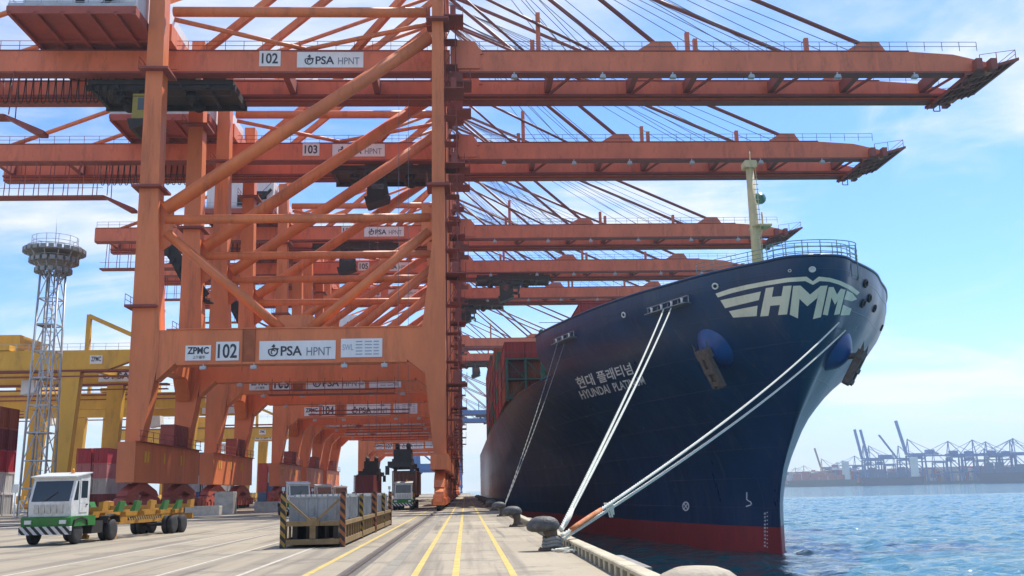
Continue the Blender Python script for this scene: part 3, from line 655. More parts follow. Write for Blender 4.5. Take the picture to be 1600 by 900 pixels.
# ================================================================== MOORING ROPES
ROPE = mat('mooring_rope', (0.66, 0.67, 0.58), 0.8, 0, 0.12, 6, dirt=((.3, .29, .22), .5, 4, 1)); ROPE_D = mat('old_rope', (0.22, 0.22, 0.20), 0.8, 0, 0.2, 6); SLEEVE = mat('chafe_sleeve_orange', (0.55, 0.17, 0.05), 0.8, 0, 0.3, 9, dirt=((.6, .5, .38), .7, 5, 1))
def sag(a, b, s, n=40, droop=0.0):
    a = Vector(a); b = Vector(b); return [a.lerp(b, i / n) - Vector((0, 0, s * 4 * (i / n) * (1 - i / n))) for i in range(n + 1)]
def rope(path, r, label, m=ROPE, pitch=.55, group=None, strands=3):
    t = thing('mooring_rope', label, 'rope', path[0], 0, group)
    Ls = [0]
    for p, q in zip(path, path[1:]): Ls.append(Ls[-1] + (q - p).length)
    step = pitch / 7; n = int(Ls[-1] / step); d0 = (path[-1] - path[0]).normalized(); x = d0.cross(Vector((0, 0, 1))).normalized(); yv = x.cross(d0)
    def at(s):
        for i in range(len(Ls) - 1):
            if s <= Ls[i + 1]: return path[i].lerp(path[i + 1], (s - Ls[i]) / (Ls[i + 1] - Ls[i]))
        return path[-1]
    for k in range(strands):
        ps = [at(i * step) + (x * math.cos(2 * math.pi * (i / 7 + k / strands)) + yv * math.sin(2 * math.pi * (i / 7 + k / strands))) * r * .55 for i in range(n + 1)]
        part('strand', MB().tube(ps, r * .58, 5), m, t, -path[0])
    return t
bol = Vector((2.56, 30.2, .42))
pa1, pa2 = hit(1046, 481, .6)[0], hit(1058, 479, .6)[0]
rope(sag(bol + Vector((.25, -.05, .2)), pa1, .25), .055, 'white mooring rope climbing to the roller fairlead, landward of its pair', group=None)
rope(sag(bol + Vector((.3, .18, .15)), pa2, .25), .055, 'white mooring rope climbing to the roller fairlead, seaward of its pair')
pb1, pb2 = hit(1309, 503, .1)[0], hit(1319, 515, .1)[0]
PB = sag(bol + Vector((.28, -.12, .02)), pb1, .5)
rope(PB, .055, 'long white mooring rope to the bow below the emblem, upper of its pair')
rope(sag(bol + Vector((.30, .1, -.1)), pb2, .5), .055, 'long white mooring rope to the bow below the emblem, lower of its pair')
bol4 = Vector((2.6, 70.2, .5))
for dx in (-.35, .35): rope(sag(bol4, FL2 + Vector((dx, dx, 0)), .4), .045, 'thin grey mooring line from the smaller fairlead to a bollard, ' + ('landward' if dx < 0 else 'seaward') + ' of its pair', ROPE_D, 1.2, 'grey lines at the second fairlead', 2)
# eye loops round the stem
for i, (zz, rr) in enumerate(((.16, .27), (.26, .25), (.36, .24))):
    lp = MB().tube([Vector((2.56 + rr * math.cos(q * math.pi / 10), 30.2 + rr * math.sin(q * math.pi / 10), zz + .03 * math.sin(q * .9))) for q in range(21)], .055, 7, cap=False)
    tag(part('rope_eye', lp, ROPE_D), ('lowest', 'middle', 'uppermost')[i] + ' greyed rope eye looped round the stem of the roped bollard', 'rope')
d = (pb1 - bol).normalized()
tag(part('chafe_sleeve', MB().tube([PB[0].lerp(PB[1], .5), PB[1], PB[2], PB[3].lerp(PB[2], .4)], [.07, .085, .085, .07], 10), SLEEVE), 'orange chafing sleeve wrapped on the long bow rope near the bollard', 'sleeve')
d2 = (pa1 - bol).normalized()
tag(part('chafe_sleeve', MB().tube([bol + d2 * .5 + Vector((.3, .05, .15)), bol + d2 * 1.3 + Vector((.3, .05, .15)), bol + d2 * 1.9 + Vector((.3, .05, .15))], [.075, .1, .07], 10), ROPE), 'cream rope wrapping on the steep mooring rope above the bollard', 'sleeve')
ra = bol + d * 3.6 + Vector((.25, -.05, -.1))
rg = MB(); 
for i in range(7):
    x = i / 6 * .28 - .14; rg.bar(ra + Vector((x, .25 * x, .02)), ra + Vector((x * .5 + .1, .1 * x, -.36 - .1 * math.sin(i * 2.1))), .055, .03)
tag(part('rope_rag', rg, ROPE), 'frayed white rag hanging from the long bow rope', 'rag')
coil = MB()
for i in range(3): coil.tube([Vector((2.75 + i * .07 + .25 * math.sin(t * .7 + i), 28.6 + t * .16, .06 + .02 * i)) for t in range(11)], .03, 6)
tag(part('loose_rope', coil, ROPE), 'short loose white rope lying on the apron at the roped bollard', 'rope')

# ================================================================== QUAY CRANES
GZ0, GZ1 = 48.05, 50.5
APEX = aty(712, -206, 105); LTOP = aty(712, -30, 105)
S1, S2, S3, S4 = [aty(px, 84, 105).x for px in (1353, 1028, 932, 822)]
B1, B2 = aty(318, 70, 105).x, aty(552, 78, 105).x
def prism_xz(poly, y0, y1): return lambda b: b.prism(poly, y0, y1)
LAND = [(-33.4, 6.4), (-33.4, 57.5), (-31.85, 57.5), (-31.4, 32), (-30.6, 18.35), (-30.6, 14.9), (-32.0, 6.4)]
SEA = [(-1.85, 4.6), (-3.0, 4.6), (-4.1, 14.9), (-4.2, 18.35), (-3.2, 27), (-3.05, 57.5), (-1.85, 57.5)]
def collar(x0, x1):
    def f(b):
        b.box(x0 - .6, -1.7, 0, x1 + .6, 1.7, .25)
        for x in (x0 - .55,):
            for y in (-1.65, 0, 1.65): b.bar((x, y, .25), (x, y, 1.35), .05)
            b.bar((x, -1.65, 1.35), (x, 1.65, 1.35), .05); b.bar((x, -1.65, .8), (x, 1.65, .8), .04)
        b.bar((x0 - .55, 1.65, 1.35), (x1 + .55, 1.65, 1.35), .05)
    return f
def rail_run(x0, x1, y, z, step=2.0):
    def f(b):
        n = int((x1 - x0) / step)
        for i in range(n + 1): x = x0 + (x1 - x0) * i / n; b.bar((x, y, z), (x, y, z + 1.1), .055)
        for hh in (.55, 1.1): b.bar((x0, y, z + hh), (x1, y, z + hh), .05)
    return f
def bogie(b, top):
    k = (top - 1.2) / 3.2; Z = lambda z: 1.2 + (z - 1.2) * k if z > 1.2 else z
    b.prism([(y, Z(z)) for y, z in ((-5.0, 2.4), (-4.4, 3.2), (-1.2, 4.4), (1.2, 4.4), (4.4, 3.2), (5.0, 2.4), (3.8, 2.2), (0, 3.2), (-3.8, 2.2))], -.5, .5, 'x')
    for c in (-3.4, 3.4):
        b.prism([(y + c, Z(z)) for y, z in ((-2.8, 1.1), (-2.4, 1.9), (-.5, 2.75), (.5, 2.75), (2.4, 1.9), (2.8, 1.1), (1.7, 1.0), (0, 1.6), (-1.7, 1.0))], -.44, .44, 'x')
        for e in (-1.6, 1.6): b.box(-.56, c + e - 1.2, .5, .56, c + e + 1.2, 1.2); b.box(-.72, c + e - .35, .55, .72, c + e + .35, 1.1)
    b.box(-.5, -7.3, .55, .5, -6.2, 1.5); b.box(-.3, -7.7, .85, .3, -7.3, 1.2); b.box(-.5, 6.2, .55, .5, 7.3, 1.5)
def wheel(b): b.lathe([(.2, -.2), (.36, -.2), (.36, -.13), (.33, -.12), (.33, .12), (.36, .13), (.36, .2), (.2, .2)], (0, 0, .36), 16, 'x')
def truss_stair(b):
    a = Vector((-35.6, 8.6, 31.2)); c = Vector((-30.9, 8.6, 24.8))
    b.bar(a + Vector((0, -.1, .3)), c + Vector((0, -.1, .3)), .06, 1.5); b.bar(a + Vector((.6, .5, -1.2)), c + Vector((-1.2, .5, -.2)), .5, .7)
    for i in range(7): q = a.lerp(c, i / 6.5); b.box(q.x - .3, q.y - .35, q.z - .9, q.x + .3, q.y + .2, q.z - .2)
    for dy in (0, 1.1): b.bar(a + Vector((0, dy, 0)), c + Vector((0, dy, 0)), .12, .35); b.bar(a + Vector((0, dy, 1.1)), c + Vector((0, dy, 1.1)), .07); b.bar(a + Vector((0, dy, .6)), c + Vector((0, dy, .6)), .07)
    for i in range(22):
        p = a.lerp(c, i / 21); b.box(p.x - .18, p.y, p.z - .03, p.x + .18, p.y + 1.1, p.z + .03)
        if i % 3 == 0: b.bar(p, p + Vector((0, 0, 1.1)), .06); b.bar(p + Vector((0, 1.1, 0)), p + Vector((0, 1.1, 1.1)), .06)
    b.box(-36.6, 8.2, 31, -35.4, 10.2, 31.15); b.box(-31.4, 8.2, 24.6, -30.2, 10.2, 24.75)
def trolley_mesh(b):
    b.box(-8, -3.45, -.9, 8, 3.45, -.35)
    for x in (-8, -5, -2, 2, 5, 7.6): b.box(x, -3.4, -1.35, x + .4, 3.4, -.9)
    for y in (-3.2, 2.9): b.box(-8.2, y, -1.5, 8.2, y + .3, -.9)
    for x, y in ((-5, -1.5), (-5, 1.5), (3, -1.5), (3, 1.5)): b.lathe([(.1, -.2), (.7, -.2), (.55, 0), (.7, .2), (.1, .2)], (x, y, -1.6), 14, 'y')
    b.box(-3.5, -2.2, -.35, 3.5, 2.2, 1.2); b.box(4.2, -1.8, -.35, 6.8, 1.8, .7)
    for x in (-7.8, -4, 0, 4, 7.8): b.bar((x, -3.4, -2.3), (x, -3.4, -1.4), .06); 
    b.bar((-7.8, -3.4, -2.3), (7.8, -3.4, -2.3), .07)
def festoon_loop(b):
    b.tube([Vector((.38 * (t / 5 - 1) , 0, -2.9 * (1 - (t / 5 - 1) ** 4))) for t in range(11)], .06, 5)
def spreader_mesh(b):
    b.box(-1.15, -6.0, 0, -.85, 6.0, .55); b.box(.85, -6.0, 0, 1.15, 6.0, .55)
    for y in (-6.05, 5.65): b.box(-1.22, y, 0, 1.22, y + .4, .6)
    b.box(-1.1, -1.6, .4, 1.1, 1.6, 1.0); b.box(-.95, -1.4, 1.0, .95, 1.4, 2.0)
    for x in (-.6, .6):
        for y in (-1, 1): b.lathe([(.1, -.15), (.42, -.15), (.34, 0), (.42, .15), (.1, .15)], (x, y, 2.25), 12, 'x')
    for x in (-1.25, 1.25):
        for y in (-5.9, 5.9): b.box(x - .2, y - .25, -.75, x + .2, y + .25, .15)
CR_X = -17.4
ORD = {102: 'first', 103: 'second', 104: 'third', 105: 'fourth', 106: 'fifth', 107: 'sixth', 108: 'seventh', 109: 'eighth'}
def quay_crane(num, yc, trolley_x, label, detail=2, cab=DARK, paint=None, legible=True):
    P1 = paint or ORANGE; P2 = paint or ORANGE2
    t = thing('quay_crane', label, 'crane', (CR_X, yc, 0), 0, 'ship-to-shore cranes along the rail'); o = (-CR_X, 0, 0)
    for sy in (-1, 1):
        y0, y1 = sy * 8.2 - .95, sy * 8.2 + .95
        for nm, pl, x0, x1, hs in (('L', LAND, -33.4, -31.5, (20.6, 33.2, 46.2)), ('S', SEA, -3.1, -1.85, (33.2, 52.0))):
            lg = cpart(f'leg{nm}{sy}', 'leg', prism_xz(pl, y0, y1), P1, t, o)
            if detail:
                for hz in hs: cpart(f'col{nm}', 'collar_platform', collar(x0, x1), BROWN, lg, (0, sy * 8.2, hz))
        # portal beam with haunches
        pb = cpart(f'portal{sy}', 'portal_beam', prism_xz([(-30.62, 18.3), (-4.19, 18.3), (-4.0, 13.6), (-5.7, 14.95), (-28.9, 14.95), (-30.75, 13.2)], y0 + .06, y1 - .06), P1, t, o)
        cpart(f'portflange{sy}', 'flange', lambda b, a=y0, c=y1: (b.box(-28.8, a - .12, 14.74, -5.75, c + .12, 14.94), b.box(-29.9, a - .1, 18.31, -4.45, c + .1, 18.42)), P1, pb)
        yc_ = sy * 8.2
        for key, a, b_, r in (('xp1', (-30.8, 30.1), (-3.4, 30.1), .48), ('xp2', (-31.1, 53.5), (-3.3, 53.5), .55), ('dg', (-30.9, 31.2), (-3.3, 50.6), .72), ('v1', (-30.6, 28.6), (-18.6, 18.4), .5), ('v2', (-3.5, 28.6), (-15.6, 18.4), .5)):
            cpart(f'{key}{sy}', 'cross_tube' if key[0] == 'x' else 'diagonal_brace', lambda b, a=a, c=b_, r=r: b.tube([(a[0], yc_, a[1]), (c[0], yc_, c[1])], r, 14), P1, t, o)
        if detail:
            for gx, gz_, w_, h_ in ((-17.1, 18.35, 3.4, 1.5), (-30.9, 29.4, .9, 3.2), (-3.6, 29.4, .7, 2.4)): cpart(f'gus{gx}', 'gusset_plate', lambda b: b.prism([(-w_, 0), (w_, 0), (w_ * .45, h_), (-w_ * .45, h_)] if gx == -17.1 else [(-w_, -h_), (w_, -h_ * .6), (w_, h_ * .6), (-w_, h_)], -.08, .08), P1, t, (gx - CR_X, yc_, gz_))
            for q in (-26, -21, -12, -8): cpart('plamp', 'portal_lamp', lambda b: (b.box(-.3, -.25, -.55, .3, .15, -.2), b.box(-.05, -.05, -.2, .05, .05, 0)), GALV, pb, (q, sy * 8.2 - 1.3, 14.74))
        if detail and sy < 0:
            la, lc = aty(377, 566, 99.9), aty(399, 514, 99.9)
            cpart('pladp', 'access_hatch', lambda b: (b.box(la.x, y0 - .02, la.z, lc.x, y0 + .05, lc.z), [b.box(la.x + .1, y0 - .1, la.z + .2 + i * .32, lc.x - .1, y0 - .05, la.z + .26 + i * .32) for i in range(10)], b.bar((la.x + .05, y0 - .08, la.z - .9), (la.x + .05, y0 - .08, lc.z), .09), b.bar((lc.x - .05, y0 - .08, la.z), (lc.x - .05, y0 - .08, lc.z), .07)), mat('hatch_paint', (.42, .11, .035), .6, 0, .2, 1), pb)
        # light bracing between frame and girder
        for a, b_ in (((-31, 52.6), (-17.3, 50.9)), ((-3.2, 52.2), (-17.3, 50.9))):
            cpart(f'lb{a[0]}{sy}', 'girder_brace', lambda b, a=a, c=b_: b.tube([(a[0], yc_, a[1]), (c[0], sy * 4.4, c[1])], .26, 8), P1, t, o)
    for nm, x0, x1 in (('L', -33.2, -31.6), ('S', -3.05, -1.95)):
        cpart('tie' + nm, 'upper_cross_beam', lambda b: b.box(x0, -6.95, 50.75, x1, 6.95, 52.7), P1, t, o)
        cpart('sideport' + nm, 'side_portal_beam', lambda b: b.prism([(-6.98, 18.2), (6.98, 18.2), (6.98, 12.6), (5.2, 15.0), (-5.2, 15.0), (-6.98, 12.6)], x0, x1, 'x'), P1, t, o)
        xs = (x0 + x1) / 2
        sl_ = cpart('sill' + nm, 'sill_beam', lambda b: b.box(xs - .85, -11.6, 3.25 if nm == 'L' else 3.9, xs + .85, 11.6, 7.1 if nm == 'L' else 5.4), P1, t, o)
        if detail:
            cpart('sillrail' + nm, 'walkway_rail', lambda b: [b.bar((xs + 1.1, yy, 7.1), (xs + 1.1, yy, 8.2), .06) for yy in range(-11, 12, 2)] + [b.bar((xs + 1.1, -11.4, zz), (xs + 1.1, 11.4, zz), .05) for zz in (7.65, 8.2)] + [b.box(xs + .7, -11.4, 7.1, xs + 1.2, 11.4, 7.18)], BROWN, sl_)
            if nm == 'L':
                for q in (-8.5, -7.6, -2.2, 4, 5): cpart('sillplate', 'warning_plate', lambda b: b.box(xs + .86, -.25, 5.2, xs + .9, .25, 6.3), YELLOW, sl_, (0, q, 0))
                cpart('ebox', 'cable_cabinet', lambda b: (b.box(xs - .8, 1.5, 7.2, xs + .7, 7.0, 9.6), [b.box(xs + .7, 1.7 + i * 1.05, 7.4, xs + .75, 2.5 + i * 1.05, 9.4) for i in range(5)]), BROWN, t, o)
        for sy in (-1, 1):
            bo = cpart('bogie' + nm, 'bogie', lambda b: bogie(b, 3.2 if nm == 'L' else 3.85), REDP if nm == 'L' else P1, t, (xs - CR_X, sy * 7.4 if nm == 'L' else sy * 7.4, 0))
            if detail > 1:
                for c in (-3.4, 3.4):
                    for e in (-2.35, -.85, .85, 2.35): cpart('crwheel', 'wheel', wheel, DARK, bo, (0, c + e, 0))
    # girders, boom
    for sy in (-1, 1):
        y0, y1 = sy * 4.2 - .62, sy * 4.2 + .62; yo = sy * 4.2 + sy * .58
        for key, nm, x0, x1 in (('gir', 'main_girder', -67.5, -1.2), ('boom', 'boom_girder', -.2, 60.4)):
            gz = 0 if key == 'gir' else .0
            if key == 'gir': fn = lambda b: b.box(x0, y0, GZ0, x1, y1, GZ1)
            else: fn = lambda b: b.prism([(x0, GZ0), (x0, GZ1), (52, GZ1), (57, GZ1 - .35), (61.5, GZ1 - 1.45), (61.5, GZ0)], y0, y1)
            gi = cpart(f'{key}{sy}', nm, fn, P2, t, o)
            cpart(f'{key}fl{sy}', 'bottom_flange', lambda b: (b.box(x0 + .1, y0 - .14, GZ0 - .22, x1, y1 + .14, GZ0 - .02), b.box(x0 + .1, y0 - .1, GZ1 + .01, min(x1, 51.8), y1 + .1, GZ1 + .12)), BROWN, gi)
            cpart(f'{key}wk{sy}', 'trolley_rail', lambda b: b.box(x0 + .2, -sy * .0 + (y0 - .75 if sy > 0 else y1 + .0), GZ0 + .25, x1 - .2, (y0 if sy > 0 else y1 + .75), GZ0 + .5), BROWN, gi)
            if detail:
                for q in range(1, 6): cpart(f'splice{sy}', 'splice_band', lambda b: b.box(-.18, y0 - .025, GZ0 + .02, .18, y1 + .025, GZ1 - .02), P2, gi, (x0 + (x1 - x0) * q / 6.3, 0, 0))
            if detail: cpart(f'{key}hr{sy}', 'handrail', rail_run(x0 + .3, x1 - .5, yo, GZ1 + .12 if key == 'gir' else GZ1 + .12), ROPE_STEEL if key == 'boom' else BROWN, gi)
    for x in (10.5, 20.5, 27.5, 38, 47, 57) if detail else (20, 40):
        cpart('ctie', 'cross_tie', lambda b: (b.box(-.35, -3.55, GZ0 + .9, .35, 3.55, GZ1 - .2), b.bar((-.2, -3.5, GZ0 + .4), (2.6, 0, GZ0 + 1.6), .25), b.bar((2.6, 0, GZ0 + 1.6), (-.2, 3.5, GZ0 + .4), .25)), BROWN, t, (x - CR_X, 0, 0))
    for x in (-10, -20, -56, -66): cpart('ctie2', 'cross_tie', lambda b: b.box(-.35, -3.55, GZ0 + .6, .35, 3.55, GZ1 - .2), BROWN, t, (x - CR_X, 0, 0))
    for sy in (-1, 1):
        cpart(f'hinge{sy}', 'boom_hinge', lambda b: b.prism([(-1.15, GZ0 + .3), (2.2, GZ0 + .3), (2.2, GZ1 - .4), (2.6, GZ1 - .4), (1.6, GZ1 + 1.1), (-.4, GZ1 + 1.3), (-1.15, GZ1 + .4)], sy * 4.2 - .85, sy * 4.2 + .85), P2, t, o)
        cpart(f'hingep{sy}', 'hinge_platform', lambda b: (b.box(-1.7, sy * 4.2 - 1.6, GZ0 - 1.6, 1.2, sy * 4.2 + 1.6, GZ0 - 1.4), [b.box(x, sy * 4.2 + y, GZ0 - 1.4, x + .12, sy * 4.2 + y + .12, GZ0 - .2) for x in (-1.65, 1.0) for y in (-1.55, 1.45)], b.box(-1.4, sy * 4.2 - 1.2, GZ0 - 1.4, .2, sy * 4.2 - .4, GZ0 - .3)), BROWN, t, o)
    if detail:
        sh_ = cpart('lift', 'lift_shaft', lambda b: ([b.bar((x, y, 5.5), (x, y, 56), .12) for x in (-1.75, -.55) for y in (-6.6, -5.2)], [b.bar((-1.75, -6.6, z), (-.55, -6.6, z + 2.4), .07) for z in range(6, 54, 3)], [b.box(-1.85, -6.75, z, -.35, -5.0, z + .1) for z in range(6, 57, 3)]), BROWN, t, o)
        for z in (12.5, 24, 36, 44.5, 53): cpart('liftp', 'lift_landing', lambda b: (b.box(-1.8, -8.6, 0, .35, -5.0, .12), b.bar((.3, -8.5, 1.1), (.3, -5, 1.1), .06), b.bar((.3, -8.5, .1), (.3, -8.5, 1.1), .06), b.box(-1.1, -8.4, .12, -.5, -7.6, 1.3)), BROWN, sh_, (0, 0, z))
    # tip platform under the boom end
    tp = cpart('tip', 'tip_platform', lambda b: (b.prism([(58.2, GZ0 - .45), (58.2, GZ0 - .3), (64.4, GZ0 + 1.45), (64.6, GZ0 + 1.35)], -4.9, 5.0), b.prism([(58, GZ0 - .6), (58, GZ0 - .25), (64.6, GZ0 + 1.65), (64.6, GZ0 + 1.3)], -5.1, -4.91), b.prism([(58, GZ0 - .6), (58, GZ0 - .25), (64.6, GZ0 + 1.65), (64.6, GZ0 + 1.3)], 5.01, 5.2),
        [b.bar((58.2 + i * .9, -4.9, GZ0 - .6 + i * .26), (58.2 + i * .9, 5.0, GZ0 - .6 + i * .26), .14, .3) for i in range(7)], [b.bar((58, y, GZ0 - .75), (63, y, GZ0 + .7), .25, .3) for y in (-3.8, -1.3, 1.3, 3.8)], [b.bar((58.3 + q, y, GZ0 - 1.5), (58.3 + q, y, GZ0 - .6), .1) for q in (0, .8) for y in (-3.6, 3.6)], [b.bar((58.3, y, GZ0 - 1.5), (59.1, y, GZ0 - 1.5), .1) for y in (-3.6, 3.6)]), BROWN, t, o)
    if detail:
        cpart('tiprail', 'handrail', lambda b: [b.bar((x, y, GZ0 + 1.5 + (x - 66) * .15), (x, y, GZ0 + 2.9 + (x - 66) * .15), .06) for x in (60, 62, 64.3) for y in (-5.0, 5.1)] + [b.bar((60, y, GZ0 + 2.0), (64.3, y, GZ0 + 2.6), .05) for y in (-5.0, 5.1)] + [b.bar((64.3, -5.0, GZ0 + z), (64.3, 5.1, GZ0 + z), .05) for z in (2.1, 2.6)], BROWN, tp)
        for q in (0, 1.7):
            for s_ in (-1, 1): cpart('tipframe', 'buffer_frame', lambda b: (b.box(-.35, -.5, GZ0 - .2, .35, .5, GZ1 - 1.35)), BROWN, tp, (59.3 + q, s_ * 5.6, 0))
    for px_x, hh in ((8.9, 5.0), (8.2, 1.6), (27, 1.8), (40, 1.9), (26.1, 2.6)) if detail else ((8.9, 5),):
        cpart(f'post{px_x}', 'boom_post', lambda b, hh=hh: b.box(-.24, -.25, GZ1 + .12, .24, .25, GZ1 + hh), P2, t, (px_x - CR_X, -4.2, 0))
    if detail:
        for x in (6, 16, 24, 33, 43, 52): cpart('blamp', 'boom_lamp', lambda b: (b.prism([(-.35, -.75), (.35, -.75), (.25, -.35), (-.25, -.35)], -.3, .3), b.box(-.06, -.06, -.35, .06, .06, 0)), GALV, t, (x - CR_X, -5.15, GZ0 - .22))
    for sy in (-1, 1):
        for x in (S1, S2): cpart(f'lug{x:.0f}{sy}', 'stay_lug', lambda b: b.prism([(x - 2.6, GZ1 + .12), (x + 2.2, GZ1 + .12), (x + 1.4, GZ1 + 1.35), (x - .6, GZ1 + 1.35)], sy * 4.2 - .45, sy * 4.2 + .45), P2, t, o)
    # A-frame and stays
    ax, az, lx, lz = -2.6, APEX.z, -2.6, LTOP.z
    for sy in (-1, 1):
        cpart(f'af{sy}', 'a_frame_leg', lambda b: b.bar((-2.6, sy * 8.2, 57.4), (ax, sy * 4.6, az), 1.1, 1.3), P1, t, o)
        cpart(f'bs{sy}', 'back_stay', lambda b: b.bar((B1, sy * 4.2, GZ1 + .1), (ax - .4, sy * 4.5, az - .6), .75, .75), P1, t, o)
        cpart(f'bs2{sy}', 'back_strut', lambda b: b.bar((B2, sy * 4.2, GZ1 + .1), (lx - .8, sy * 7.0, lz), .7, .7), P1, t, o)
        cpart(f'bs3{sy}', 'rear_stay', lambda b: b.tube([(-63, sy * 4.2, GZ1 + .1), (ax - .5, sy * 4.4, az - .3)], .3, 8), P1, t, o)
        for i, (x, r, zz, yy) in enumerate(((S1, .26, az, 4.4), (S2, .26, az, 4.4), (S3, .17, lz, 5.6), (S4, .15, lz, 5.6))):
            cpart(f'stay{i}{sy}', 'boom_stay', lambda b, x=x, r=r, zz=zz, yy=yy: b.tube([(x, sy * 4.2, GZ1 + (1.0 if i < 2 else .1)), (ax if i < 2 else lx, sy * yy, zz)], r, 8), STAY, t, o)
        if detail:
            cpart(f'rope{sy}', 'hoist_ropes', lambda b: [b.tube([(34 + q * 3.2, sy * (2.2 + .25 * q), GZ1 + .3), (ax, sy * 2.0, az + .4 - q * .2)], .045, 4) for q in range(5)] + [b.tube([(13 + q * 2.4, sy * (2.2 + .2 * q), GZ1 + .3), (ax, sy * 1.6, az - 1 - q * .3)], .045, 4) for q in range(4)], ROPE_STEEL, t, o)
    cpart('apex', 'apex_beam', lambda b: b.box(ax - .9, -5.2, az - .8, ax + .9, 5.2, az + .9), P1, t, o)
    # machinery house
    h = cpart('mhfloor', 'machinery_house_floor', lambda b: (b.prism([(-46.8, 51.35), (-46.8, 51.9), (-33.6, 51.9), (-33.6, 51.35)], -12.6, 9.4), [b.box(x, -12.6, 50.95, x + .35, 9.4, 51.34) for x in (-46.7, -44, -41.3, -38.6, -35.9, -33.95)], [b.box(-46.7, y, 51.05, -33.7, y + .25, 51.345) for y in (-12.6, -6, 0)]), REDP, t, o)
    cpart('mhwall', 'house_wall', lambda b: (b.box(-45.6, -11.4, 51.92, -33.9, 8.4, 57.6), [b.box(-45.68 + i * 1.3, -11.45, 52.1, -45.6 + i * 1.3, -11.4, 57.5) for i in range(10)]), WHITE, h)
    if detail: cpart('mhrail', 'handrail', lambda b: (rail_run(-46.6, -33.8, -12.4, 51.9, 1.6)(b), b.bar((-46.6, -12.4, 53), (-46.6, 9, 53), .06), b.box(-46.7, -12.55, 51.92, -33.8, -12.45, 52.25)), GALV, h)
    cpart('mhdoor', 'house_door', lambda b: b.box(-40.3, -11.5, 52.0, -39.4, -11.41, 54.3), DARK, h)
    cpart('mhpanel', 'vent_panel', lambda b: (b.box(-37.1, -11.48, 53.9, -35.1, -11.42, 55.4), [b.box(-37, -11.53, 54 + i * .22, -35.2, -11.475, 54.12 + i * .22) for i in range(6)]), DARK, h)
    cpart('mhst', 'house_stair', lambda b: (b.bar((-37.6, -12.2, 52), (-34.2, -12.2, 55.6), .1, .3), b.bar((-37.6, -11.7, 52), (-34.2, -11.7, 55.6), .1, .3), b.bar((-37.6, -12.2, 53.1), (-34.2, -12.2, 56.7), .07), [b.box(-37.6 + i * .28, -12.2, 52 + i * .297, -37.35 + i * .28, -11.7, 52.04 + i * .297) for i in range(12)]), DARK, h)
    # trolley, cab, festoon
    tr = cpart('trolley', 'trolley', trolley_mesh, DARK if num == 102 else mat('trolley_brown', (.06, .032, .03), .6, 0, .3, .8), t, (trolley_x - CR_X, 0, GZ0))
    if cab:
        cb = cpart('cab', 'operator_cab', lambda b: b.prism([(-1.5, -2.0), (1.1, -2.0), (1.5, -4.4), (.9, -5.0), (-1.5, -5.0)], -3.4, -.6), cab, t, (trolley_x - CR_X - 1.5, 0, GZ0))
        cpart('cabwin', 'cab_window', lambda b: b.box(-.9, -3.45, -3.9, 1.0, -3.41, -2.5), GLASS, cb)
        cpart('cabhang', 'cab_hanger', lambda b: (b.prism([(-1.9, -5.02), (1.5, -5.02), (1.5, -5.2), (-1.2, -6.2), (-1.6, -6.2)], -3.7, -.3)), DARK, cb)
        for q in (-1.1, .8): cpart('cabh2', 'hanger_post', lambda b: b.box(-.15, -3.2, -2.0, .15, -.8, -1.3), DARK, cb, (q, 0, 0))
    if detail > 1:
        for i in range(16): cpart('festoon', 'festoon_cable', festoon_loop, DARK, t, (-38.2 - i * .82 - CR_X, -3.3, GZ0 - .15))
    if detail:
        cpart('stair', 'stair_flight', truss_stair, DARK, t, o)
        # maintenance catwalk hung below the rear girder
        cw = cpart('catw', 'hanging_catwalk', lambda b: (b.box(-66, -5.6, 42.6, -49.5, -3.8, 42.85), b.prism([(-49.5, 42.6), (-46.0, 40.6), (-45.2, 40.6), (-45.2, 41.0), (-49.5, 42.9)], -5.4, -4.0)), BROWN, t, o)
        cpart('catwh', 'hanger', lambda b: [(b.bar((x, -5.5, 42.8), (x, -5.0, GZ0), .09), b.bar((x, -3.9, 42.8), (x, -3.9, GZ0), .09)) for x in range(-65, -48, 2)] + [b.bar((-66, -5.55, 43.9), (-49.6, -5.55, 43.9), .06)], BROWN, cw)
        wy = cpart('pwalk', 'portal_walkway', lambda b: (b.box(-22.5, 6.6, 13.6, -8, 7.0, 13.75), b.box(-22.5, 5.4, 13.0, -8, 6.9, 13.12), [b.bar((x, 5.4, 13.1), (x, 5.4, 14.9), .07) for x in range(-22, -7, 2)], b.bar((-22.5, 5.4, 14.2), (-8, 5.4, 14.2), .06)), BROWN, t, o)
    # boards on the girder and the portal beam
    def board(px0, py0, px1, py1, ydep, parent, yface):
        # size and place read on the first crane, the same on all
        a = aty(px0, py1, ydep); c = aty(px1, py0, ydep); cx_, cz_ = (a.x + c.x) / 2, (a.z + c.z) / 2; w, hgt = c.x - a.x, (c.z - a.z)
        s = cpart(f'bd{px0}', 'sign_board', lambda b: b.box(-w / 2, -.04, -hgt / 2, w / 2, .04, hgt / 2), SIGN, parent, (cx_, yface - .05, cz_))
        return s, w, hgt
    def lettering(sb, key, fn, m): cpart(key, 'lettering', fn, m, sb)
    gf = -4.2 - .62; pf = -8.2 - .95 + .06
    gr = [c for c in t.children if c.name.startswith('main_girder')][0]; pbm = [c for c in t.children if c.name.startswith('portal_beam')][0]
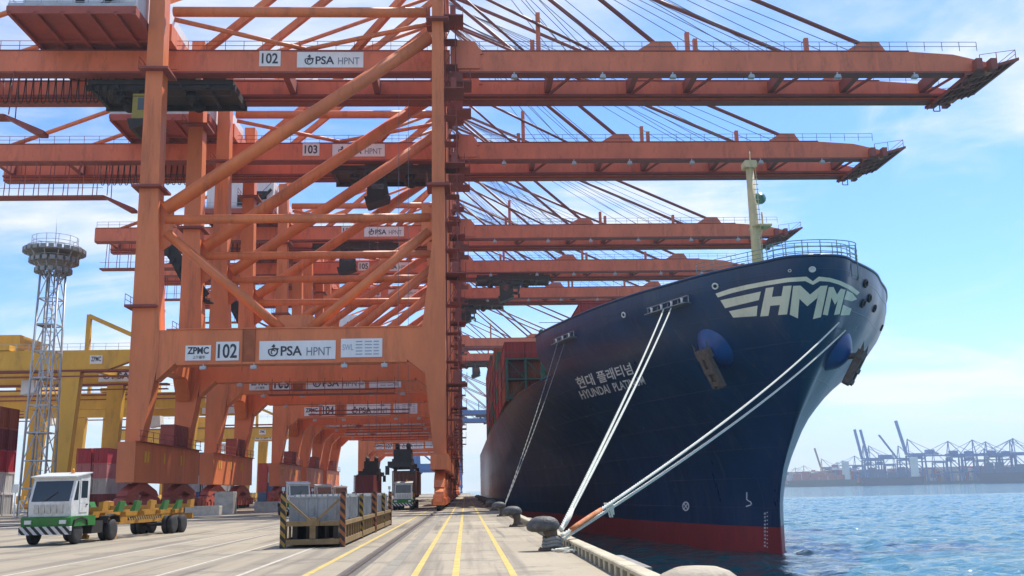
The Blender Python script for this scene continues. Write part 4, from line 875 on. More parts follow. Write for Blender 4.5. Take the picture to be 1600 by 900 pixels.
    if legible:
        sb, w, hh = board(405, 80, 439, 104, 104.4, gr, gf); lettering(sb, f'n{num}', lambda b: sign_text(b, str(num), -w * .38, -hh * .34, w * .38, hh * .34, -.07, .02), INK)
        def psa(b, w, hh): emblem(b, -w * .32, -hh * .06, hh * .27, -.07); sign_text(b, 'PSA', -w * .22, -hh * .3, w * .06, hh * .22, -.07, .02)
        sb, w, hh = board(464, 82, 568, 106, 104.4, gr, gf); lettering(sb, 'psaA', lambda b: psa(b, w, hh), INK); lettering(sb, 'hpA', lambda b: sign_text(b, 'HPNT', w * .12, -hh * .3, w * .44, hh * .14, -.07, 0), GREY_INK)
        sb, w, hh = board(288, 539, 329, 563, 99.8, pbm, pf); lettering(sb, 'zp', lambda b: (sign_text(b, 'ZPMC', -w * .42, -hh * .08, w * .42, hh * .4, -.07, .03), sign_text(b, '上海振华', -w * .2, -hh * .4, w * .28, -hh * .18, -.07, .01)), INK)
        sb, w, hh = board(336, 533, 373, 563, 99.8, pbm, pf); lettering(sb, f'm{num}', lambda b: sign_text(b, str(num), -w * .42, -hh * .38, w * .42, hh * .38, -.07, .02), INK)
        sb, w, hh = board(404, 531, 524, 562, 99.8, pbm, pf); lettering(sb, 'psaB', lambda b: psa(b, w, hh), INK); lettering(sb, 'hpB', lambda b: sign_text(b, 'HPNT', w * .12, -hh * .3, w * .44, hh * .14, -.07, 0), GREY_INK)
        sb, w, hh = board(532, 528, 597, 558, 99.8, pbm, pf)
        def swl(b):
            sign_text(b, 'SWL', -w * .46, -hh * .12, -w * .2, hh * .2, -.07, 0)
            for i in range(5):
                for x0, x1 in ((-.14, .02), (.08, .25), (.29, .42)): b.box(w * x0, -.075, hh * (.34 - i * .17) - .05, w * x1, -.065, hh * (.34 - i * .17) + .05)
        lettering(sb, 'swl', swl, mat('sign_pale_ink', (.30, .37, .48), .5, 0, .1, 2))
    return t
quay_crane(102, 109.2, -33.6, 'orange gantry crane numbered 102, its portal frame nearest the truck and racks', 2, OLIVE)
quay_crane(103, 139.3, -10.5, 'orange gantry crane numbered 103 standing directly behind crane 102')
quay_crane(104, 184.3, -20, 'orange gantry crane numbered 104 standing behind crane 103')
quay_crane(105, 213.7, 11, 'fourth orange gantry crane from the striped racks, trolley out over the ship', 1)
quay_crane(106, 243.0, 2, 'fifth orange gantry crane from the striped racks, before the long gap', 1)
quay_crane(107, 325.0, -8, 'hazy orange gantry crane far along the rail, first beyond the long gap in the row', 0)
quay_crane(108, 362.0, 6, 'hazy orange gantry crane last of the orange row, second beyond the long gap', 0)
BLUEP = mat('far_crane_blue', (0.05, 0.17, 0.42), 0.55, 0, 0.1, 0.3)
quay_crane(0, 620.0, 15, 'blue gantry crane of the next terminal at the far end of the quay', 0, BLUEP, BLUEP, False)
quay_crane(0, 690.0, 25, 'blue gantry crane behind the first blue one at the far end of the quay', 0, BLUEP, BLUEP, False)
# headblocks and spreaders hanging on their ropes
for (px, py, Y, lab) in ((630, 732, 109.2, 'black container spreader hanging over the loaded chassis under crane 102'), (581, 744, 139.3, 'black container spreader hanging low beneath crane 103'), (590, 290, 139.3, 'black headblock raised close under the girder of crane 103'),
                         (804, 452, 213.7, 'black headblock hanging under the boom of the fourth crane'), (735, 492, 243, 'black headblock hanging under the boom hinge of the fifth crane')):
    p = aty(px, py, Y); t = thing('container_spreader', lab, 'spreader', (p.x, Y, p.z))
    cpart('spr', 'frame', spreader_mesh, DARK, t)
    part('hoist_rope', MB().tube([(-.5, -.8, 2.3), (-.5, -.8, GZ0 - p.z - .9)], .03, 4).tube([(.5, .8, 2.3), (.5, .8, GZ0 - p.z - .9)], .03, 4), ROPE_STEEL, t)

# ================================================================== CONTAINER YARD
def yard_gantry(Y, x_leg, label, ztop=None):
    zt = ztop; t = thing('yard_gantry_crane', label, 'crane', (x_leg, Y, 0), 0, 'yellow yard gantries'); H = zt
    for i, dy in enumerate((0, 21)):
        bm_ = cpart(f'yb{i}{H:.1f}', 'gantry_beam', lambda b: b.prism([(-42, H - 3.2), (-42, H), (10.2, H), (10.2, H - 1.6), (6.0, H - 3.2)], dy - .7, dy + .7), YELLOW, t)
        cpart(f'ybr{i}', 'beam_flange', lambda b: (b.box(-42, dy - .95, H - 3.55, 9.5, dy + .95, H - 3.25), b.box(-42, dy - .9, H - 4.4, 9.5, dy + .2, H - 4.2)), BROWN, bm_)
        cpart(f'ybh{i}', 'handrail', rail_run(-42, 9.5, dy - .65, H, 2.0), GALV, bm_)
        for lx in (0, -30): cpart(f'yl{i}{lx}{H:.1f}', 'leg', lambda b: b.prism([(lx - 1.5, H - 3.3), (lx + 1.6, H - 3.3), (lx + .2, 1.2), (lx - 2.2, 1.2)] if i == 0 else [(lx - 1.4, H - 3.3), (lx + 1.5, H - 3.3), (lx + .6, 1.2), (lx - 1.6, 1.2)], dy - .8, dy + .8), YELLOW, t)
    for lx in (0, -30): cpart(f'ysill{lx}', 'sill_beam', lambda b: (b.box(lx - 1.9, -4, 1.1, lx - .2, 25, 2.6), [b.lathe([(.2, -.2), (.45, -.2), (.45, .2), (.2, .2)], (lx - 1, q, .46), 14, 'x') for q in (-3, -1, 4, 6, 15, 17, 22, 24)], [b.box(lx - 1.4, q - 1.5, .4, lx - .6, q + 1.5, 1.1) for q in (-2, 5, 16, 23)]), YELLOW, t)
    cpart(f'yend{H:.1f}', 'end_tie', lambda b: (b.box(8.6, -.5, H - 1.5, 9.6, 21.5, H - .4), b.box(-.5, .5, H - 2.2, .5, 20.5, H - 1.0)), YELLOW, t)
    cpart(f'yfr{H:.1f}', 'mast_frame', lambda b: (b.bar((2.2, 0, H), (2.2, 0, H + 6.0), .7), b.bar((2.2, 0, H + 5.8), (9.6, 0, H + 2.4), .7), b.bar((9.6, 0, H + 2.6), (9.6, 0, H - .5), .5)), YELLOW, t)
    tr = cpart(f'ytr{H:.1f}', 'trolley', lambda b: (b.box(-18, -1, H + .1, -10, 22, H + 1.0), b.box(-17, 5, H + 1.0, -11, 16, H + 3.6)), YELLOW, t)
    sb = cpart(f'ysg{H:.1f}', 'sign_board', lambda b: b.box(3.0, -.8, H - 2.3, 5.0, -.72, H - .9), SIGN, t)
    cpart(f'ysgt{H:.1f}', 'lettering', lambda b: sign_text(b, 'ZPMC', 3.2, H - 1.9, 4.8, H - 1.1, -.83, .02), INK, sb)
    s2 = cpart(f'ysp{H:.1f}', 'sign_board', lambda b: b.box(-3.0, 20.1, H - 2.9, 6.0, 20.2, H - .6), SIGN, t)
    cpart(f'yspt{H:.1f}', 'lettering', lambda b: (emblem(b, -1.6, H - 1.85, .62, 20.07), sign_text(b, 'PSA', -.6, H - 2.4, 2.6, H - 1.2, 20.07, .02)), INK, s2)
    cpart(f'ycab{H:.1f}', 'operator_cab', lambda b: b.prism([(-8.5, H - 4.6), (-6.5, H - 4.6), (-6.3, H - 6.6), (-8.5, H - 7.0)], 1, 3.5), WHITE, t)
    return t
gz = aty(60, 549, 165).z
yard_gantry(165, aty(109, 640, 165).x, 'yellow rail-mounted yard gantry with slanted legs right behind the lighting tower', gz)
yard_gantry(238, aty(135, 660, 238).x - 2, 'yellow yard gantry second from the lighting tower, carrying a pale sign', gz)
yard_gantry(205, aty(275, 640, 205).x + 3, 'yellow yard gantry seen through the portal of crane 102', gz - 3)
yard_gantry(300, aty(390, 660, 300).x, 'distant yellow yard gantry seen between the portals of cranes 103 and 104', gz - 4)
# container stacks in the yard
stack_cols = ['white', 'grey', 'crimson', 'maroon', 'rust', 'brown', 'red', 'pink', 'blue']
def yard_block(x0, y0, rows, bays, tiers, lab, grp, fixed=None, across=False):
    for by in range(bays):
        for rw in range(rows):
            for tr in range(tiers - (1 if not across and (rw * 7 + by * 3) % 4 == 1 else 0)):
                c = fixed[tr % len(fixed)] if fixed and by == 0 else rnd.choice(stack_cols)
                container(c, (x0 - by * 12.6, y0 + rw * 2.75, .01 + tr * 2.56) if across else (x0 - rw * 2.75, y0 + by * 12.6, .01 + tr * 2.56), f'{c} container {lab}, {ORDN[tr]} tier up, {ORDN[rw]} row', grp, math.pi / 2 if across else 0)
yard_block(-61.2, 122, 2, 1, 5, 'in the tall stack left of the lighting tower', 'containers in the tall yard stack', ['grey', 'white', 'crimson', 'maroon', 'rust'], True)
yard_block(-70.5, 214, 3, 1, 4, 'in the stack under the yellow gantry', 'containers under the yellow gantry', ['maroon', 'grey', 'crimson', 'pink'])
yard_block(-62.0, 180, 2, 1, 4, 'in the low stack between the gantry legs', 'containers between the gantry legs', ['maroon', 'grey', 'pink', 'crimson'])
yard_block(-52, 205, 3, 1, 4, 'in the stack behind the bogies of crane 102', 'containers behind crane 102', ['red', 'rust', 'maroon', 'blue'])
yard_block(-41.5, 172, 2, 1, 3, 'in the low stack behind crane 103', 'containers behind crane 103', ['blue', 'grey', 'rust'])
yard_block(-41, 245, 2, 1, 4, 'in the narrow stack behind the fifth crane', 'containers behind the fifth crane', ['grey', 'blue', 'red', 'white'])
yard_block(-49, 280, 3, 1, 4, 'in the far stack behind crane 104', 'containers behind crane 104')
yard_block(-46, 330, 4, 1, 4, 'in the farthest stack beyond crane 106', 'containers beyond crane 106')

# ---- lighting tower
TB = aty(57, 780, 110); tw = thing('lighting_tower', 'tall galvanised lattice floodlight tower with a funnel shaped lamp crown', 'light tower', (TB.x, 110, 0))
TH = aty(88, 428, 110).z
def tw_w(z): return 1.3 - .32 * z / TH
for sx in (-1, 1):
    for sy in (-1, 1): part('corner_post', MB().tube([(sx * tw_w(0), sy * tw_w(0), 0), (sx * tw_w(TH), sy * tw_w(TH), TH)], .12, 8), GALV, tw)
nb = 9
for i in range(nb + 1):
    z = TH * i / nb; w = tw_w(z); b = MB()
    for s in (-1, 1): b.bar((-w, s * w, z + .02), (w, s * w, z + .02), .12); b.bar((s * w, -w, z + .02), (s * w, w, z + .02), .12)
    if i < nb:
        z2 = TH * (i + 1) / nb; w2 = tw_w(z2)
        b.bar((-w, -w, z), (w2 * .0, -w2, z2), .08); b.bar((w, -w, z), (0, -w2, z2), .08); b.bar((w, w, z), (w2, -w2, z2), .08); b.bar((-w, -w, z), (-w2, w2, z2), .08); b.bar((-w, w, z), (w2, w2, z2), .08)
    part('bracing', b, GALV, tw)
lad = MB().tube([(.2, 0, 0), (.2, 0, TH)], .09, 6).tube([(-.35, 0, 0), (-.35, 0, TH)], .09, 6)
for i in range(int(TH * 2)): lad.bar((-.35, 0, i * .5), (.2, 0, i * .5), .05)
for i in range(int(TH / 1.5)): lad.tube([(-.08 + .5 * math.cos(q), .5 * math.sin(q), i * 1.5 + .4) for q in [k * math.pi / 5 for k in range(11)]], .035, 4, cap=False)
part('ladder', lad, GALV, tw)
for i in range(nb):
    if i % 2: part('landing', MB().box(-tw_w(TH * i / nb), -tw_w(TH * i / nb), TH * i / nb + .1, tw_w(TH * i / nb) * .3, tw_w(TH * i / nb), TH * i / nb + .16), GALV, tw)
LAMP = mat('floodlight_grey', (0.26, 0.27, 0.27), 0.5, 0.2, 0.2, 3); LENS = mat('floodlight_glass', (.5, .52, .55), .15)
for i, (z, r, n) in enumerate(((TH + .2, 1.6, 14), (TH + 1.3, 2.2, 20), (TH + 2.4, 2.85, 24))):
    ringo = part('lamp_ring', MB().tube([(r * math.cos(q * math.pi / 16), r * math.sin(q * math.pi / 16), z) for q in range(33)], .1, 6, cap=False).tube([(r * math.cos(q * math.pi / 16), r * math.sin(q * math.pi / 16), z + .6) for q in range(33)], .05, 5, cap=False), GALV, tw)
    for k in range(n):
        a = 2 * math.pi * k / n
        lo = cpart('lamp', 'floodlight', lambda b: (b.prism([(-.12, -.3), (.28, -.22), (.28, .24), (-.12, .34)], -.26, .26), b.bar((-.3, 0, .3), (.05, 0, 0), .08)), LAMP, ringo, (r * 1.05 * math.cos(a), r * 1.05 * math.sin(a), z + .1), (0, 0, a))
sp = MB()
for k in range(12): a = 2 * math.pi * k / 12; sp.bar((.9 * math.cos(a), .9 * math.sin(a), TH - .6), (3.05 * math.cos(a), 3.05 * math.sin(a), TH + 2.6), .1)
part('crown_frame', sp, GALV, tw)
part('crown_platform', MB().lathe([(.3, 0), (2.9, 0), (2.9, .1), (.3, .1)], (0, 0, TH + 2.35), 20, smooth=False).lathe([(.3, 0), (2.2, 0), (2.2, .1), (.3, .1)], (0, 0, TH + 1.15), 20, smooth=False), GALV, tw)
tr_ = MB()
for k in range(12): a = 2 * math.pi * k / 12; tr_.tube([(2.4 * math.cos(a), 2.4 * math.sin(a), TH + 2.5), (2.4 * math.cos(a), 2.4 * math.sin(a), TH + 4.1)], .035, 4)
for z in (3.5, 4.1): tr_.tube([(2.4 * math.cos(q * math.pi / 12), 2.4 * math.sin(q * math.pi / 12), TH + z) for q in range(25)], .03, 4, cap=False)
tr_.tube([(0, 0, TH + 2.4), (0, 0, TH + 6.8)], [.06, .02], 5)
part('crown_railing', tr_, GALV, tw)

# ================================================================== VEHICLES
TG = mat('truck_green', (0.02, 0.17, 0.03), 0.45, 0, 0.15, 2, dirt=((.12, .10, .07), .5, 2.5, 1)); TW = mat('truck_white', (0.62, 0.63, 0.61), 0.4, 0, 0.1, 2, dirt=((.26, .22, .17), .65, 2.4, .5))
CHY = mat('chassis_yellow', (0.42, 0.20, 0.025), 0.55, 0, 0.2, 1.5, dirt=((.12, .08, .04), .6, 2, 1)); RIM = mat('wheel_rim', (.46, .44, .40), .55, .3, .2, 4)
def stripe_mat(name, c1, c2, freq, ax=(1, 0, 1)):
    m = bpy.data.materials.new(name); m.use_nodes = True; t = m.node_tree; n = t.nodes; l = t.links; b = n['Principled BSDF']; b.inputs['Roughness'].default_value = .6
    co = n.new('ShaderNodeTexCoord'); dt = n.new('ShaderNodeVectorMath'); dt.operation = 'DOT_PRODUCT'; dt.inputs[1].default_value = ax; l.new(co.outputs['Object'], dt.inputs[0])
    mu = n.new('ShaderNodeMath'); mu.operation = 'MULTIPLY'; mu.inputs[1].default_value = freq; l.new(dt.outputs['Value'], mu.inputs[0])
    fr = n.new('ShaderNodeMath'); fr.operation = 'FRACT'; l.new(mu.outputs[0], fr.inputs[0]); gt = n.new('ShaderNodeMath'); gt.operation = 'GREATER_THAN'; gt.inputs[1].default_value = .5; l.new(fr.outputs[0], gt.inputs[0])
    nz = n.new('ShaderNodeTexNoise'); nz.inputs['Scale'].default_value = 6; nz.inputs['Detail'].default_value = 6; l.new(co.outputs['Object'], nz.inputs['Vector'])
    mx = n.new('ShaderNodeMix'); mx.data_type = 'RGBA'; mx.inputs[6].default_value = (*c1, 1); mx.inputs[7].default_value = (*c2, 1); l.new(gt.outputs[0], mx.inputs[0])
    m2 = n.new('ShaderNodeMix'); m2.data_type = 'RGBA'; m2.blend_type = 'MULTIPLY'; m2.inputs[0].default_value = .6; l.new(mx.outputs[2], m2.inputs[6]); l.new(nz.outputs[0], m2.inputs[7])
    l.new(m2.outputs[2], b.inputs['Base Color']); return m
HAZ_W = stripe_mat('hazard_white_black', (.75, .75, .72), (.02, .02, .02), 2.6, (1, 0, 1)); HAZ_Y = stripe_mat('hazard_yellow_black', (.46, .27, .05), (.025, .02, .02), 3.3, (1, 1, 1)); HAZ_R = stripe_mat('hazard_orange_black', (.42, .13, .03), (.03, .02, .02), 3.3, (1, 1, 1))
def tyre(b): b.lathe([(.30, -.15), (.47, -.15), (.53, -.11), (.54, 0), (.53, .11), (.47, .15), (.30, .15)], (0, 0, .54), 22, 'x')
def rim(b): b.lathe([(.31, -.09), (.29, -.12), (.2, -.05), (.12, -.1), (.02, -.11), (.02, .11), (.12, .1), (.2, .05), (.29, .12), (.31, .09)], (0, 0, .54), 18, 'x')
def wheel_at(parent, x, y):
    w = cpart('tyre', 'wheel', tyre, RUBBER, parent, (x, y, 0)); cpart('rim', 'rim', rim, RIM, w); return w
def yard_tractor(loc, rz, label, group=None):
    # local: front towards -y, cab offset over the front axle
    t = thing('yard_tractor', label, 'truck', loc, rz, group)
    cpart('ytch', 'chassis', lambda b: (b.box(-.5, -1.1, .55, -.3, 4.6, .85), b.box(.3, -1.1, .55, .5, 4.6, .85), b.box(-.5, 4.4, .55, .5, 4.6, .85), b.box(-.45, 2.6, .85, .45, 4.3, 1.0), b.prism([(-.55, 1.02), (.55, 1.02), (.5, 1.2), (-.5, 1.2)], 2.7, 4.0), b.box(-1.15, 1.0, .45, -.55, 2.2, 1.05), b.box(.55, 1.0, .45, 1.15, 2.2, 1.05)), DARK, t)
    bd = cpart('ytbody', 'front_body', lambda b: b.prism([(-1.35, .86), (-1.42, 1.28), (-1.28, 1.34), (1.2, 1.34), (1.2, .86)], -1.22, 1.22, 'x'), TG, t)
    cpart('ytbump', 'bumper', lambda b: b.box(-1.25, -1.5, .5, 1.25, -1.3, .88, .03), HAZ_W, t)
    cpart('ytlamp', 'headlight', lambda b: b.box(-.16, -1.47, 1.0, .16, -1.4, 1.18), LIP, bd, (-.85, 0, 0)); cpart('ytlamp', 'headlight', lambda b: 0, LIP, bd, (.85, 0, 0))
    # cab with sloping windscreen and roof
    cb = cpart('ytcab', 'cab', lambda b: b.prism([(-1.18, 1.34), (-1.24, 2.02), (-.84, 3.08), (-.95, 3.2), (.55, 3.38), (.62, 3.2), (.6, 1.34)], -.98, 1.12, 'x'), TW, t)
    cpart('ytroof', 'roof', lambda b: b.prism([(-1.06, 3.19), (.66, 3.41), (.66, 3.46), (-1.06, 3.25)], -1.06, 1.2, 'x'), TW, t)
    cpart('ytws', 'windscreen', lambda b: b.add([(-.86, -1.235, 2.05), (1.0, -1.235, 2.05), (1.0, -.875, 3.02), (-.86, -.875, 3.02)], [(0, 1, 2, 3)]), GLASS, cb)
    cpart('ytwiper', 'wiper', lambda b: b.bar((-.2, -1.255, 2.06), (.35, -1.09, 2.5), .03), DARK, cb)
    cpart('ytsw', 'side_window', lambda b: (b.add([(1.128, -1.02, 2.1), (1.128, -.56, 2.1), (1.128, -.56, 3.02), (1.128, -.70, 3.02)], [(0, 1, 2, 3)]), b.add([(-.988, -1.02, 2.1), (-.988, -.5, 2.1), (-.988, -.5, 3.02), (-.988, -.70, 3.02)], [(0, 1, 2, 3)])), GLASS, cb)
    dr = cpart('ytdoor', 'door', lambda b: (b.box(1.12, -.42, 1.5, 1.145, .42, 3.12), b.box(1.145, -.42, 1.95, 1.152, .42, 1.98)), TW, t)
    cpart('ytdw', 'door_window', lambda b: b.box(1.146, -.32, 2.2, 1.155, .32, 3.02), GLASS, dr); cpart('ytdh', 'handle', lambda b: b.box(1.15, .2, 1.85, 1.19, .36, 1.9), DARK, dr)
    cpart('ytgrille', 'grille', lambda b: [b.box(-.7 + .3 * i, -1.262, 1.5, -.48 + .3 * i, -1.22, 1.9) for i in range(5)], RIM, cb)
    cpart('ytmir', 'mirror', lambda b: (b.tube([(-1.05, -1.2, 1.5), (-1.6, -1.35, 1.35), (-1.6, -1.35, 2.75)], .04, 6), b.box(-1.75, -1.4, 2.5, -1.45, -1.33, 2.9)), TW, t)
    cpart('ytlad', 'side_rail', lambda b: (b.tube([(-1.15, -1.2, 1.6), (-1.5, -1.1, 2.1), (-1.12, -.9, 2.2)], .03, 5), b.tube([(-1.5, -1.1, 1.36), (-1.5, -1.1, 2.1)], .03, 5)), TW, t)
    cpart('ytex', 'exhaust_stack', lambda b: (b.tube([(.6, .95, 1.2), (.6, .95, 3.3)], .07, 8), b.box(.4, .75, 1.1, .8, 1.15, 2.2)), DARK, t)
    for sgn in (-1, 1): cpart(f'ytmud{sgn}', 'mudguard', lambda b: b.prism([(2.55, .9), (2.7, 1.2), (3.3, 1.28), (3.9, 1.2), (4.05, .9), (4.1, .9), (3.95, 1.25), (3.3, 1.34), (2.65, 1.25), (2.5, .9)], sgn * .75 - (.0 if sgn > 0 else .5), sgn * .75 + (.5 if sgn > 0 else 0), 'x'), DARK, t)
    cpart('ytbeacon', 'beacon', lambda b: b.lathe([(.09, 0), (.09, .12), (.05, .2), (.0, .22)], (.4, .2, 3.42), 10), mat('beacon_amber', (.7, .25, .02), .3), t)
    cpart('ytflap', 'arch_trim', lambda b: [b.prism([(-1.15, .88), (-1.05, 1.12), (-.45, 1.24), (.15, 1.12), (.25, .88), (.32, .88), (.2, 1.18), (-.45, 1.31), (-1.1, 1.18), (-1.22, .88)], sx * 1.225 - .02, sx * 1.225 + .06, 'x') for sx in (1,)], DARK, t)
    cpart('yttank', 'fuel_tank', lambda b: b.tube([(.85, 1.15, .72), (.85, 2.15, .72)], .3, 14), GALV, t)
    cpart('ythose', 'air_hose', lambda b: [b.tube([(q, .95, 1.9), (q + .1, 1.5, 1.35), (q, 2.2, 1.5), (q, 2.6, 1.6)], .03, 5) for q in (-.3, -.1)], mat('hose_red', (.3, .03, .03), .6), t)
    for x in (-1.02, 1.02): wheel_at(t, x, -.45)
    for x in (-1.1, -.75, .75, 1.1): wheel_at(t, x, 3.3)
    t.scale = (.84, .84, .84)
    return t
def chassis_trailer(loc, rz, label):
    t = thing('container_chassis', label, 'trailer', loc, rz)
    cpart('trfr', 'frame', lambda b: [b.box(s * .5 - .12, 0, 1.18, s * .5 + .12, 12.2, 1.5) for s in (-1, 1)] + [b.box(-.9, y, 1.2, .9, y + .15, 1.42) for y in (1, 3.4, 5.6, 8, 10.2)] + [b.prism([(3.0, .75), (10.5, .75), (10.2, 1.2), (2.4, 1.2)], s * .5 - .1, s * .5 + .1, 'x') for s in (-1, 1)], CHY, t)
    for y in (.1, 5.9, 11.8): cpart('trbol', 'bolster', lambda b: (b.box(-1.22, -.18, 1.5, 1.22, .18, 1.72), b.prism([(-1.3, 1.5), (-1.1, 1.5), (-1.1, 1.95), (-1.36, 2.0)], -.3, .3), b.prism([(1.3, 1.5), (1.1, 1.5), (1.1, 1.95), (1.36, 2.0)], -.3, .3)), CHY, t, (0, y, 0))
    for y in (1.9, 3.9, 7.7, 9.7):
        for s in (-1, 1): cpart(f'trg{s}', 'guide_plate', lambda b: b.prism([(s * 1.02, 1.44), (s * 1.3, 1.44), (s * 1.42, 1.98), (s * 1.3, 1.98), (s * 1.12, 1.62)], -.32, .32), TG, t, (0, y, 0))
    cpart('trleg', 'landing_leg', lambda b: [b.box(s * .75 - .09, 2.2, .25, s * .75 + .09, 2.38, 1.25) for s in (-1, 1)] + [b.box(s * .75 - .16, 2.12, .05, s * .75 + .16, 2.46, .25) for s in (-1, 1)], CHY, t)
    cpart('trside', 'side_guard', lambda b: [b.box(s * 1.14 - .03, 3.2, .95, s * 1.14 + .03, 7.6, 1.15) for s in (-1, 1)], HAZ_Y, t)
    for y in (9.3, 10.75):
        cpart('trax', 'axle', lambda b: b.tube([(-1, 0, .54), (1, 0, .54)], .09, 8), DARK, t, (0, y, 0))
        for x in (-1.12, -.78, .78, 1.12): wheel_at(t, x, y)
    t.scale = (.84, .84, .84)
    cpart('trtail', 'tail_beam', lambda b: (b.box(-1.2, 12.2, .8, 1.2, 12.35, 1.15), b.box(-1.1, 12.35, .85, -.8, 12.38, 1.1)), CHY, t)
    return t
TS = .84; fl = atz(84, 851, 0); hd = Vector((-.09, -.996, 0)).normalized(); rz_ = math.atan2(hd.y, hd.x) + math.pi / 2
base = Vector((fl.x, fl.y, 0)) - hd * .45 * TS
back = lambda s: base - hd * s
yard_tractor(base, rz_, 'white and green yard tractor with striped bumper pulling an empty yellow chassis')
chassis_trailer(back(1.95 * TS), rz_ - .02, 'empty yellow container chassis with green guides coupled to the white tractor')
p = atz(630, 797, 0); yard_tractor(p, 0, 'yard tractor head-on with a dark container behind its cab, under the spreader')
chassis_trailer(p + Vector((0, 1.64, 0)), 0, 'container chassis behind the head-on tractor, loaded with a dark container')
container('brown', (p.x, p.y + 1.64 + 6.3, 1.46), 'dark brown container riding on the chassis behind the head-on tractor', None)
p2 = Vector((aty(581, 760, 139).x, 128, 0)); chassis_trailer(p2, 0, 'container chassis waiting under crane 103, carrying a maroon container'); container('maroon', (p2.x, p2.y + 6.2, 1.46), 'maroon container riding on the chassis waiting under crane 103', None)
for i, (px, py, lab) in enumerate(((463, 806, 'parked yard tractor directly behind the striped racks'), (503, 797, 'second parked yard tractor behind the racks'), (530, 791, 'third parked yard tractor behind the racks'))):
    yard_tractor(atz(px, py, 0), R(20), lab, 'tractors parked behind the racks')
# concrete counterweights and steel plates by the landside rail
for i, (px, py, sx, sy, sz, lab) in enumerate(((352, 804, 1.8, 1.6, 2.2, 'tall grey concrete counterweight block beside the crane bogies'), (318, 806, 3.2, 1.2, .9, 'low grey concrete block lying beside the tall counterweight'), (421, 800, 3.0, 1.4, 1.1, 'low concrete block left of the parked tractors'))):
    q = atz(px, py, 0); o_ = part('concrete_block', MB().box(-sx / 2, -sy / 2, 0, sx / 2, sy / 2, sz, .06), CONC, None, q); tag(o_, lab, 'block')

# ================================================================== RACKS
RACKM = mat('rack_steel', (0.24, 0.155, 0.065), 0.6, 0.1, 0.3, 2.5, dirt=((.08, .045, .02), .6, 2, 1)); BIN = mat('bin_grey', (0.29, 0.31, 0.32), 0.55, 0.1, 0.2, 1.5, dirt=((.10, .075, .055), .7, 2.6, .5)); FLOORR = mat('rack_floor', (.06, .05, .04), .8)
def rack(loc, label, L_=11.9):
    t = thing('lashing_rack', label, 'rack', loc, 0, 'striped steel racks on the apron'); W = 1.02
    for y in (0, L_):
        for s in (-1, 1): cpart(f'rkp{s}{y:.1f}', 'corner_post', lambda b: b.box(-.09, -.09, 0, .09, .09, 1.85), HAZ_Y if s < 0 else HAZ_R, t, (s * W, y, 0))
    for s in (-1, 1):
        for z0, z1 in ((.08, .28), (.72, .86)): cpart(f'rks{L_:.1f}{z0}', 'side_rail', lambda b: b.box(-.06, .1, z0, .06, L_ - .1, z1), RACKM, t, (s * W, 0, 0))
        for k in range(int(L_ / .8)): cpart('rkb', 'upright', lambda b: b.box(-.045, -.045, .28, .045, .045, .72), RACKM, t, (s * W, .6 + k * .8, 0))
        cpart(f'rkm{s}', 'middle_post', lambda b: b.box(-.08, -.08, 0, .08, .08, 1.75), HAZ_Y, t, (s * W, L_ * .52, 0))
    for y in (0, L_):
        for z0, z1 in ((.1, .28), (.72, .88)): cpart(f'rke{z0}', 'end_rail', lambda b: b.box(-.92, -.06, z0, .92, .06, z1), RACKM, t, (0, y, 0))
        cpart('rkx', 'end_brace', lambda b: (b.bar((-.9, -.03, 1.6), (0, -.03, .8), .07), b.bar((.9, -.03, 1.6), (0, -.03, .8), .07), b.box(-.1, -.1, .3, .1, .02, 1.0), b.box(-.22, -.12, .72, .22, -.06, .95)), RACKM, t, (0, y, 0))
    cpart(f'rkf{L_:.1f}', 'floor', lambda b: b.box(-.95, .1, .1, .95, L_ - .1, .16), FLOORR, t)
    return t
rx = -5.25
rack((rx, 35.3, .005), 'yellowish steel rack with striped corner posts, nearest the painted lines'); rack((rx, 47.7, .005), 'yellowish steel rack standing end to end behind the first rack', 9.5)
def bin_mesh(b, l=2.3):
    W = .86; b.box(-W, 0, 0, W, l, .08)
    for s in (-1, 1):
        b.box(s * W - .03, 0, .08, s * W + .03, l, .86)
        for k in range(6): b.box(s * W - .06 if s < 0 else s * W + .03, .1 + k * .42, .1, s * W - .03 if s < 0 else s * W + .06, .2 + k * .42, .84)
    for y in (0.03, l - .03):
        b.box(-W + .03, y - .03, .08, W - .03, y + .03, .86)
        for k in range(5): b.box(-W + .2 + k * .33, y - .06, .1, -W + .28 + k * .33, y - .03, .84)
    b.box(-W - .05, -.04, .86, W + .05, l + .04, .92)
    for k in range(9): b.box(-W + .1 + k * .19, .1, .92, -W + .16 + k * .19, l - .1, .99)
for i in range(4): tag(cpart('bin', 'gear_bin', bin_mesh, BIN, None, (rx, 35.75 + i * 2.85, .8)), ('grey steel gear bin in the open end of the first rack', 'grey gear bin second along in the first rack', 'grey gear bin third along in the first rack', 'grey gear bin last along in the first rack')[i], 'bin', 'grey bins in the racks')
for i in range(3): tag(cpart('bin', 'gear_bin', bin_mesh, BIN, None, (rx, 48.3 + i * 2.9, .8)), ('grey gear bin first along in the second rack', 'grey gear bin in the middle of the second rack', 'grey gear bin last along in the second rack')[i], 'bin', 'grey bins in the racks')
for i in range(7):
    y_ = (35.75 + i * 2.85) if i < 4 else 48.3 + (i - 4) * 2.9
    tag(cpart('pal', 'bin_stand', lambda b: [b.box(-.8 + q, .1, .17, -.62 + q, 2.2, .795) for q in (0, .7, 1.42)], FLOORR, None, (rx, y_, 0)), f'dark bearers set under the {ORDN[i] if i < 4 else ORDN[i - 4]} grey bin of the {"first" if i < 4 else "second"} rack', 'bearer', 'bearers under the grey bins')

